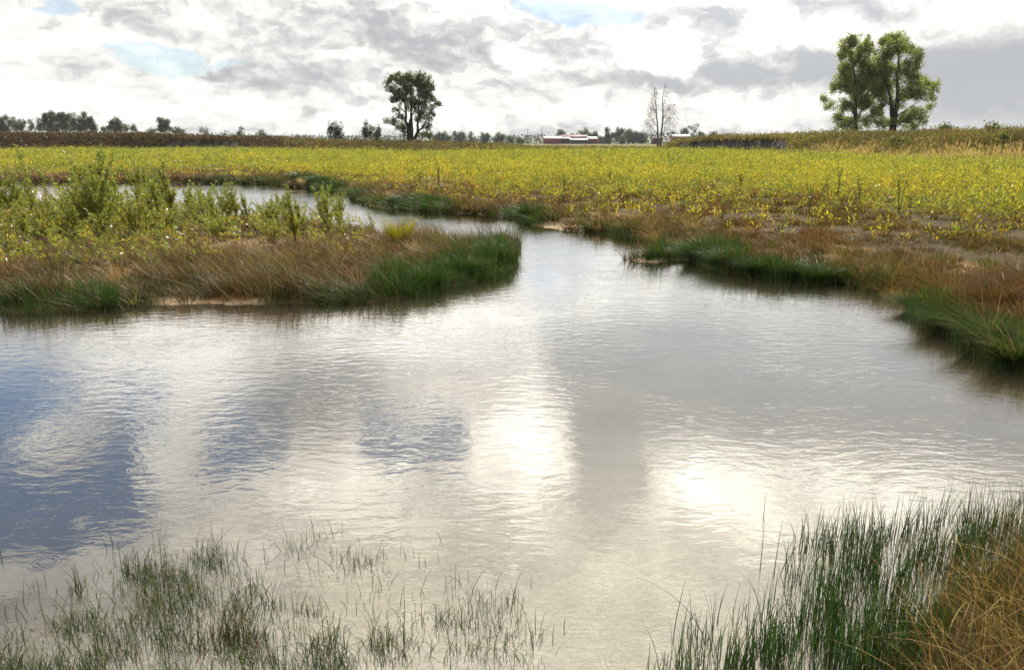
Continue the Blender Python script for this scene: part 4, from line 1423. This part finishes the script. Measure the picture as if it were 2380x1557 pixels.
def sapling(px, pb, pt, kind, label, group='willow saplings on the spit of land'):
    """base row pb, top row pt in the picture"""
    x, y = G(px, pb, 0.12)
    x, y = float(x), float(y)
    z = float(gz(np.array([x]), np.array([y]))[0])
    h = max(at(px, pt, y)[2] - z, 0.3)
    root = thing('willow_sapling', (x, y, z - 0.02), label, 'sapling', group)
    p = PROTO[kind]
    if p[2] is None:
        p[2] = p[0].build('stem', M_BARK, root)
        p[3] = p[1].build('foliage', M_WILLOW, root)
    else:
        for q in (p[2], p[3]):
            c = q.copy()
            COL.objects.link(c)
            c.parent = root
    s_ = h / 1.5
    root.scale = (max(s_, .55), max(s_, .55), s_)
    root.rotation_euler[2] = random.uniform(-0.5, 0.5) if kind != 4 else random.uniform(0, 6)
    return root


sapling(92, 557, 335, 3, 'tall thin willow sapling with a long bare stem near the left edge')
sapling(128, 549, 400, 3, 'bare-stemmed willow sapling just right of the tall thin one')
sapling(228, 540, 335, 2, 'tallest willow, dark green and leaning left, at the centre of the left thicket')
sapling(245, 524, 385, 0, 'bushy dark willow right behind the tallest leaning willow')
sapling(200, 520, 400, 2, 'broad bushy willow at the left foot of the tallest willow')
sapling(325, 515, 372, 5, 'upright willow with glinting leaves right of the tallest leaning willow')
sapling(405, 520, 360, 1, 'tall willow above the far water, highest between the tallest willow and the channel')
sapling(395, 512, 410, 0, 'bushy willow under the tall one above the far water')
sapling(455, 512, 425, 1, 'willow clump right of the tall one above the far water')
sapling(500, 510, 440, 0, 'medium willow standing in front of the far water, left of the double-topped one')
sapling(553, 520, 422, 1, 'double-topped dark willow in front of the far water')
sapling(575, 515, 440, 0, 'low dense willow at the right foot of the double-topped one')
sapling(622, 540, 455, 2, 'yellow-green bushy willow in the middle of the right thicket')
sapling(690, 585, 428, 1, 'prominent dark willow with its foot in the brown grass, right part of the thicket')
sapling(700, 545, 450, 0, 'bushy willow just behind the prominent dark one on the right')
sapling(765, 540, 432, 0, 'last tall willow of the right thicket, beside the channel')
sapling(790, 545, 455, 5, 'slender willow at the right end of the thicket')
sapling(805, 580, 470, 3, 'thin sparse willow against the channel water, rightmost of all')
sapling(870, 545, 485, 3, 'short thin willow shoot just left of the yellow sedge tuft')
sapling(640, 575, 490, 4, 'low yellow-green willow in front of the right thicket')
sapling(20, 525, 385, 2, 'broad willow at the left edge of the photo')
sapling(55, 520, 405, 0, 'bushy willow between the left edge and the tall thin sapling')
rs_ = np.random.default_rng(5)
for i in range(54):
    px = rs_.uniform(-60, 560) if i < 46 else rs_.uniform(430, 800)
    pb = rs_.uniform(500, 572) - 0.02 * px
    hgt = rs_.uniform(60, 150) if px < 420 else rs_.uniform(50, 85)
    sapling(px, pb, pb - hgt, int(rs_.integers(0, 6)), 'small yellow-green willow shoot crowded among the taller saplings' if px < 420 else 'small willow shoot in the thin row before the far water',
            'small willow shoots of the left thicket' if px < 420 else 'small willow shoots before the far water')


def thicket():
    n = 7000
    px = rs_.uniform(-120, 850, n)
    pb = rs_.uniform(490, 640, n) - 0.01 * px
    keep = rs_.random(n) < np.interp(px, [-100, 350, 480, 700, 850], [1, 1, .3, .35, .15]) * np.interp(pb, [490, 530, 560, 640], [1, .9, .35, .06])
    px, pb = px[keep], pb[keep]
    x, y = G(px, pb, 0.1)
    sd, isl = shore(x, y)
    k = (sd > 0.1) & isl
    x, y, px, pb_ = x[k], y[k], px[k], pb[k]
    z = gz(x, y)
    n = len(x)
    H = rs_.uniform(0.12, 0.6, n) * np.interp(pb_, [500, 545, 600], [1, .8, .45]) * np.interp(px, [-100, 400, 600], [1.1, 1, .75])
    mb = MB()
    c = jit(srgb(136, 142, 58), n, 0.25, 0.08, srgb(166, 150, 58), 0.35)
    blades(mb, np.stack([x, y, z], 1), H, np.full(n, 0.008), rs_.uniform(0, 3, n), np.abs(rs_.normal(.15, .1, n)), rs_.uniform(0, 6, n), c * .35, c * .7, 2)
    NL = 12
    P = np.repeat(np.stack([x, y, z], 1), NL, 0)
    t = rs_.uniform(.2, 1, n * NL)
    P[:, 2] += np.repeat(H, NL) * t
    P[:, :2] += rs_.normal(0, .03, (n * NL, 2))
    d = rs_.normal(size=(n * NL, 3)) + (-.2, 0, .9)
    d /= np.linalg.norm(d, axis=1)[:, None]
    L = rs_.uniform(.05, .1, n * NL)
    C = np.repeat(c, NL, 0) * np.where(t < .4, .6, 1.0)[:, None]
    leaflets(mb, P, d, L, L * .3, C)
    tag(mb.build('willow_undergrowth', M_WILLOW), 'low yellow green undergrowth between the willow saplings', 'undergrowth', kind='stuff')


thicket()


# ------------------------------------------------------------------ tussocks: single rush and sedge clumps
def tussock(px, pb, w_px, h_px, lean_x, label, c1=DGREEN, c2=GREEN, n=900, name='rush_tussock', cat='rush clump', droop=1.0, group='rush clumps on the banks', tip=OLIVE, ptip=.25):
    x, y = G(px, pb, 0.0)
    x, y = float(x), float(y)
    z = float(gz(np.array([x]), np.array([y]))[0])
    k = math.hypot(y, CAMH) / FPX
    R, H = w_px * k * 0.5, h_px * k
    a = rng.uniform(0, 6.28, n)
    rr = rng.random(n) ** 0.6
    bx_, by_ = np.cos(a) * rr * R * 0.5, np.sin(a) * rr * R * 0.4
    ld = a + rng.normal(0, .5, n)
    ln = 0.25 + rr * 0.9 * droop * R / max(H, .1) + np.abs(rng.normal(0, .15, n))
    vx, vy = np.cos(ld) * ln + lean_x, np.sin(ld) * ln - .05
    ld, ln = np.arctan2(vy, vx), np.hypot(vx, vy)
    c = jit(c1, n, .25, .1, c2, .4)
    ct = np.where((rng.random(n) < ptip)[:, None], jit(tip, n), c * 1.1)
    mb = MB()
    blades(mb, np.stack([bx_, by_, np.full(n, -0.03)], 1), H * rng.uniform(.55, 1.15, n), np.full(n, max(.005, y * .0008)), rng.uniform(0, 3.14, n), ln, ld, c * .5, ct, 4, droop=.55)
    o = mb.build(name, M_RUSH)
    o.location = (x, y, z)
    return tag(o, label, cat, group)


TS = [(1625, 606, 90, 66, -.35, 'rounded dark green rush clump at the left end of the right bank rushes'), (1590, 596, 70, 40, -.5, 'low rush clump leaning over the sandbar'),
      (1700, 626, 110, 62, -.55, 'big rush clump with blades swept left, middle of the right bank rushes'), (1765, 640, 90, 60, -.45, 'swept rush clump just right of the big middle one'),
      (1830, 648, 90, 52, -.2, 'upright dark rush clump on the right bank, third from the sandbar'), (1895, 656, 90, 54, -.1, 'upright rush clump beside the ochre shallows, fourth from the sandbar'),
      (1955, 655, 70, 44, 0, 'last small rush clump before the ochre sand on the right bank'),
      (2140, 722, 110, 60, -.6, 'rush clump swept left at the start of the near right bank'), (2215, 768, 130, 92, -.7, 'large overhanging rush clump with a dark hollow, near right bank'),
      (2290, 810, 130, 110, -.45, 'large mixed green and brown clump at the right edge of the photo'), (2360, 850, 140, 120, -.3, 'nearest clump at the right edge, drooping into the water'),
      (2300, 740, 150, 105, -.35, 'reddish brown clump behind the large overhanging one'), (2370, 700, 120, 80, -.3, 'brown rush clump high at the right edge'),
      (1235, 512, 70, 44, -.1, 'single dark rush clump where the channel meets the brown far bank'), (985, 484, 60, 30, 0, 'dark low rush clump on the far bank left of the sand strip'),
      (930, 480, 70, 30, 0, 'wide low rush clump on the far bank beside the channel mouth'), (745, 436, 70, 34, 0, 'round dark clump at the bend of the far water'),
      (700, 430, 60, 34, 0, 'greyish green clump left of the round dark one at the far bend'),
      (1150, 622, 90, 70, .1, 'tall dark green rush clump on the tip of the spit'), (1085, 645, 100, 60, .05, 'rush clump left of the tip clump of the spit'),
      (1170, 598, 60, 46, .3, 'small clump at the very point of the spit'), (995, 672, 90, 58, 0, 'dark rounded rush clump on the front of the spit, right of its green fringe')]
for q in TS:
    br = 'brown' in q[5] and 'mixed' not in q[5] and q[0] > 2280
    tussock(*q, n=1100 if q[0] > 2100 else 800, **(dict(c1=srgb(120, 76, 38), c2=srgb(92, 84, 36), tip=BROWN, ptip=.5) if br else (dict(tip=TAN, ptip=.2) if 'mixed' in q[5] or 'nearest' in q[5] else {})))
tussock(930, 590, 64, 88, 0, 'bright yellow green sedge tuft standing on the spit', srgb(150, 150, 34), srgb(176, 168, 40), 420, name='sedge_tuft', cat='sedge tuft', group=None, tip=YEL, droop=.8)

# tall dock / mullein stalks in the meadow
for (px, pb, pt, lb) in [(1020, 445, 362, 'dark dead stalk pair above the meadow, left of the photo centre'), (1193, 425, 385, 'grey green thistle in the meadow straight above the spit point'),
                         (1553, 395, 345, 'lone dark stalk at the far side of the meadow'), (2285, 440, 372, 'leaning weed stalk near the right side of the meadow'),
                         (1945, 480, 370, 'tallest green mullein stalk in the right meadow'), (1995, 500, 398, 'second mullein stalk right of the tallest one'),
                         (1720, 455, 395, 'reddish dock stalk in the middle of the meadow'), (2085, 520, 400, 'green weed stalk between the mulleins and the right edge'),
                         (985, 400, 350, 'slim dark stalk in the far left meadow'), (1415, 440, 392, 'dark stalk in the central meadow'), (1310, 470, 400, 'bushy grey weed in the central meadow edge'),
                         (1880, 500, 410, 'grey green weed at the meadow edge left of the tallest mullein')]:
    x, y = map(float, G(px, pb, 0.1))
    z = float(gz(np.array([x]), np.array([y]))[0])
    h = min(max(at(px, pt, y)[2] - z, .5), 1.6)
    root = thing('tall_weed', (x, y, z), lb, 'weed', 'tall weeds in the meadow')
    tm, cm = MB(), MB()
    P, Dn = [], []
    dkc = 'dark' in lb or 'dock' in lb
    for i in range(3):
        a = rng.uniform(0, 6.28)
        q = np.array([(0, 0, 0), (math.cos(a) * .04, math.sin(a) * .04, h * .5), (math.cos(a) * .12, math.sin(a) * .12, h * (1 if i == 0 else .8))])
        tube(tm, q, [.008, .006, .003], srgb(90, 84, 40), 3)
        t = rng.uniform(.1, 1, 70)
        P.append(np.stack([np.interp(t, [0, .5, 1], q[:, j]) for j in range(3)], 1))
        Dn.append(rng.normal(size=(70, 3)) * .9 + (0, 0, .6))
    P, Dn = np.concatenate(P), np.concatenate(Dn)
    Dn /= np.linalg.norm(Dn, axis=1)[:, None]
    L = rng.uniform(.03, .08, len(P)) * (1.15 - P[:, 2] / h * .6)
    leaflets(cm, P, Dn, L, L * .35, jit(srgb(70, 60, 34) if dkc else srgb(104, 118, 58), len(P)))
    tm.build('stem', M_BARK, root)
    cm.build('foliage', M_LEAF, root)


# ------------------------------------------------------------------ rushes standing in the near water
def inpoly_px(pts, px, py):
    return inside(np.array(pts, float), px, py)


def near_rushes():
    # left stand
    dense = [(-80, 1600), (-80, 1500), (60, 1440), (160, 1370), (260, 1320), (400, 1300), (560, 1300), (640, 1400), (760, 1420), (800, 1480), (840, 1600)]
    mid = [(160, 1360), (300, 1280), (440, 1262), (520, 1262), (620, 1290), (640, 1380), (400, 1420), (200, 1440)]
    sparse = [(-60, 1420), (180, 1300), (400, 1250), (620, 1240), (760, 1225), (900, 1280), (1040, 1270), (1000, 1330), (1230, 1400), (1300, 1500), (1240, 1600), (-80, 1600)]
    clumps = [(900, 1505, 75, 45, 170), (1060, 1440, 80, 40, 90), (1150, 1400, 70, 50, 55), (740, 1240, 45, 16, 14), (800, 1310, 60, 30, 45), (850, 1300, 50, 20, 30), (690, 1270, 50, 20, 35), (470, 1310, 60, 30, 60),
              (620, 1560, 130, 40, 150), (1080, 1520, 130, 45, 90), (1180, 1470, 80, 40, 60)]
    PX, PY = [], []
    for pl, n in ((dense, 3300), (mid, 380), (sparse, 460)):
        a = np.array(pl)
        px = rng.uniform(a[:, 0].min(), a[:, 0].max(), n * 3)
        py = rng.uniform(a[:, 1].min(), a[:, 1].max(), n * 3)
        k = inpoly_px(pl, px, py) & (rng.random(n * 3) < .15 + sstep(.35, .62, fbm(px * .012, py * .02, 5, 3)))
        PX.append(px[k][:n]); PY.append(py[k][:n])
    for (cx0, cy0, rx, ry, n) in clumps:
        PX.append(rng.normal(cx0, rx * .5, n)); PY.append(rng.normal(cy0, ry * .5, n))
    px, py = np.concatenate(PX), np.concatenate(PY)
    x, y = G(px, py, 0.0)
    n = len(x)
    z = np.full(n, -0.03)
    H = rng.gamma(1.8, 0.026, n) + 0.03
    H = np.minimum(H, .16)
    c = jit(srgb(80, 112, 48), n, .3, .1, srgb(122, 130, 58), .35)
    c = np.where((rng.random(n) < .10)[:, None], jit(srgb(150, 128, 80), n), c)
    mb = MB()
    kink = np.where(rng.random(n) < .24, rng.uniform(.35, .7, n), 9.0)
    stems(mb, np.stack([x, y, z], 1), H, rng.uniform(.0012, .0023, n), np.abs(rng.normal(.35, .4, n)), rng.uniform(0, 6.28, n), c * .7, c, 5, 1.6, kink)
    o = mb.build('shallow_rushes', M_RUSH)
    tag(o, 'thin green spike rushes standing in the shallow water at lower left', 'rushes', kind='stuff')
    # right stand
    dense = [(1840, 1250), (1960, 1235), (2060, 1230), (2140, 1215), (2250, 1200), (2420, 1190), (2500, 1300), (2330, 1400), (2200, 1450), (2120, 1600), (1480, 1600), (1560, 1530), (1760, 1500), (1840, 1420), (1820, 1300)]
    edge = [(1560, 1500), (1600, 1440), (1760, 1400), (1860, 1340), (1900, 1420), (1900, 1600), (1400, 1600)]
    PX, PY = [], []
    for pl, n in ((dense, 2500), (edge, 240)):
        a = np.array(pl)
        px = rng.uniform(a[:, 0].min(), a[:, 0].max(), n * 5)
        py = rng.uniform(a[:, 1].min(), a[:, 1].max(), n * 5)
        pr = .12 + sstep(.36, .62, fbm(px * .014, py * .02, 25, 3)) * sstep(1480, 1900, px + (rng.random(n * 5) - .5) * 200)
        k = inpoly_px(pl, px, py) & (rng.random(n * 5) < pr)
        PX.append(px[k][:n]); PY.append(py[k][:n])
    px, py = np.concatenate(PX), np.concatenate(PY)
    x, y = G(px, py, 0.0)
    n = len(x)
    H = rng.uniform(.09, .27, n) * np.interp(px, [1450, 1750, 2400], [.75, .9, 1.1])
    c = jit(srgb(94, 138, 56), n, .25, .1, srgb(62, 98, 48), .4)
    c = np.where((rng.random(n) < .10)[:, None], jit(srgb(120, 116, 50), n), c)
    mb = MB()
    kink = np.where(rng.random(n) < .05, rng.uniform(.45, .8, n), 9.0)
    stems(mb, np.stack([x, y, np.full(n, -.03)], 1), H, rng.uniform(.0013, .0025, n), np.abs(rng.normal(.16, .16, n)), rng.uniform(0, 6.28, n), c * .6, c * 1.1, 5, 1.6, kink)
    tag(mb.build('tall_rushes', M_RUSH), 'dense upright green rushes standing in the water at lower right', 'rushes', kind='stuff')


near_rushes()

# single rush stems one can point at
SG = [(1768, 1312, 1205, 0, 'lone straight rush stem left of the right-hand rush stand'), (1800, 1325, 1205, .05, 'tall lone rush stem next to the curved one, right-hand stand'),
      (1810, 1335, 1207, .5, 'lone rush stem curving to the right, outer edge of the right-hand stand'), (1775, 1200, 1145, 0, 'small pair of stems farthest out in front of the right-hand stand'),
      (1565, 1475, 1340, .12, 'leaning rush stem at the left end of the right-hand stand'), (1640, 1480, 1300, -.75, 'long rush stem tilted far to the left, left end of right-hand stand'),
      (730, 1240, 1190, -.1, 'tallest stem of the outermost tuft in the left rushes'), (776, 1245, 1200, -.2, 'curved stem right beside the outermost tuft in the left rushes'),
      (262, 1262, 1218, -.1, 'lone short stem at the far upper left of the left rushes'), (250, 1275, 1235, -.2, 'bent stem just left of the lone short one at upper left'),
      (1028, 1255, 1228, -.3, 'tiny stem with a dark tip above the left rushes'), (1244, 1455, 1415, 0, 'right one of two short stems near the bottom centre'),
      (1240, 1510, 1420, -.15, 'bent stem near the bottom centre right of the left rushes'), (1284, 1480, 1450, .05, 'last short stem at the right end of the left rushes'),
      (4, 1300, 1268, 0, 'short stem at the left edge of the photo')]
for (px, pb, pt, ln, lb) in SG:
    x, y = map(float, G(px, pb, 0.0))
    h = at(px, pt, y)[2]
    m = MB()
    stems(m, np.array([[0, 0, -.04]]), np.array([h + .04]), np.array([.0022]), np.array([abs(ln)]), np.array([0.0 if ln > 0 else math.pi]), np.array([srgb(36, 56, 30)]) * .8, np.array([srgb(44, 66, 34)]), 6)
    o = m.build('lone_rush', M_RUSH)
    o.location = (x, y, 0)
    tag(o, lb, 'rush', 'single rush stems in the near water')


def tuft():
    x, y = map(float, G(540, 1480, 0))
    n = 110
    m = MB()
    a = rng.uniform(0, 6.28, n)
    c = jit(srgb(110, 110, 50), n, .25, .1, srgb(120, 84, 50), .35)
    stems(m, np.stack([rng.normal(0, .05, n), rng.normal(0, .04, n), np.full(n, -.03)], 1), rng.uniform(.08, .2, n), rng.uniform(.0012, .002, n), np.abs(rng.normal(.4, .25, n)), a, c * .55, c * 1.1, 5)
    o = m.build('rush_tuft', M_RUSH)
    o.location = (x, y, 0)
    tag(o, 'thick brownish green tuft with a dark foot among the left rushes', 'rush tuft')


tuft()


def corner_grass():
    n = 62000
    x = rng.uniform(.6, 4.6, n)
    y = rng.uniform(.8, 4.6, n)
    sd, isl = shore(x, y)
    k = (sd > -.10) & (sd < 3) & (rng.random(n) < sstep(-.12, .12, sd) * (.35 + .65 * sstep(.35, .55, fbm(x * 2.5, y * 2.5, 66, 3))))
    x, y, sd = x[k], y[k], sd[k]
    n = len(x)
    z = gz(x, y, sd) - .02
    H = rng.uniform(.10, .30, n)
    g = rng.random(n) < .45 * sstep(.45, 0, sd) + .16
    c = jit(srgb(146, 118, 64), n, .32, .08, srgb(200, 172, 116), .3)
    c = np.where(g[:, None], jit(srgb(72, 84, 30), n, .25, .1), c)
    lean = np.abs(rng.normal(.7, .45, n))
    m = MB()
    blades(m, np.stack([x, y, z], 1), H, rng.uniform(.0022, .0042, n), rng.uniform(0, 3.14, n), lean, rng.normal(2.9, 1.3, n), c * .6, c, 5, droop=.5, curve=1.7)
    # long arching bleached stalks
    q = rng.choice(n, 900)
    c2 = jit(srgb(212, 176, 112), 900, .15, .05)
    stems(m, np.stack([x[q], y[q], z[q] + .04], 1), rng.uniform(.14, .34, 900), rng.uniform(.0010, .0018, 900), np.abs(rng.normal(1.0, .5, 900)), rng.normal(3.0, 1.2, 900), c2 * .8, c2, 6)
    tag(m.build('corner_grass', M_GRASS), 'dry golden brown grass on the near bank at lower right', 'grass', kind='stuff')


corner_grass()

# ------------------------------------------------------------------ air
hm, hn = mat_new('air')
vol = hn.new('ShaderNodeVolumePrincipled')
vol.inputs['Color'].default_value = (0.80, 0.86, 0.95, 1)
vol.inputs['Density'].default_value = 0.00017
vol.inputs['Anisotropy'].default_value = 0.0
ho = hn.new('ShaderNodeOutputMaterial')
hn.put(ho.inputs['Volume'], vol.outputs[0])
m = MB()
box(m, -1400, 1400, -150, 1900, -3, 45, (1, 1, 1))
tag(m.build('haze', hm), kind='stuff')
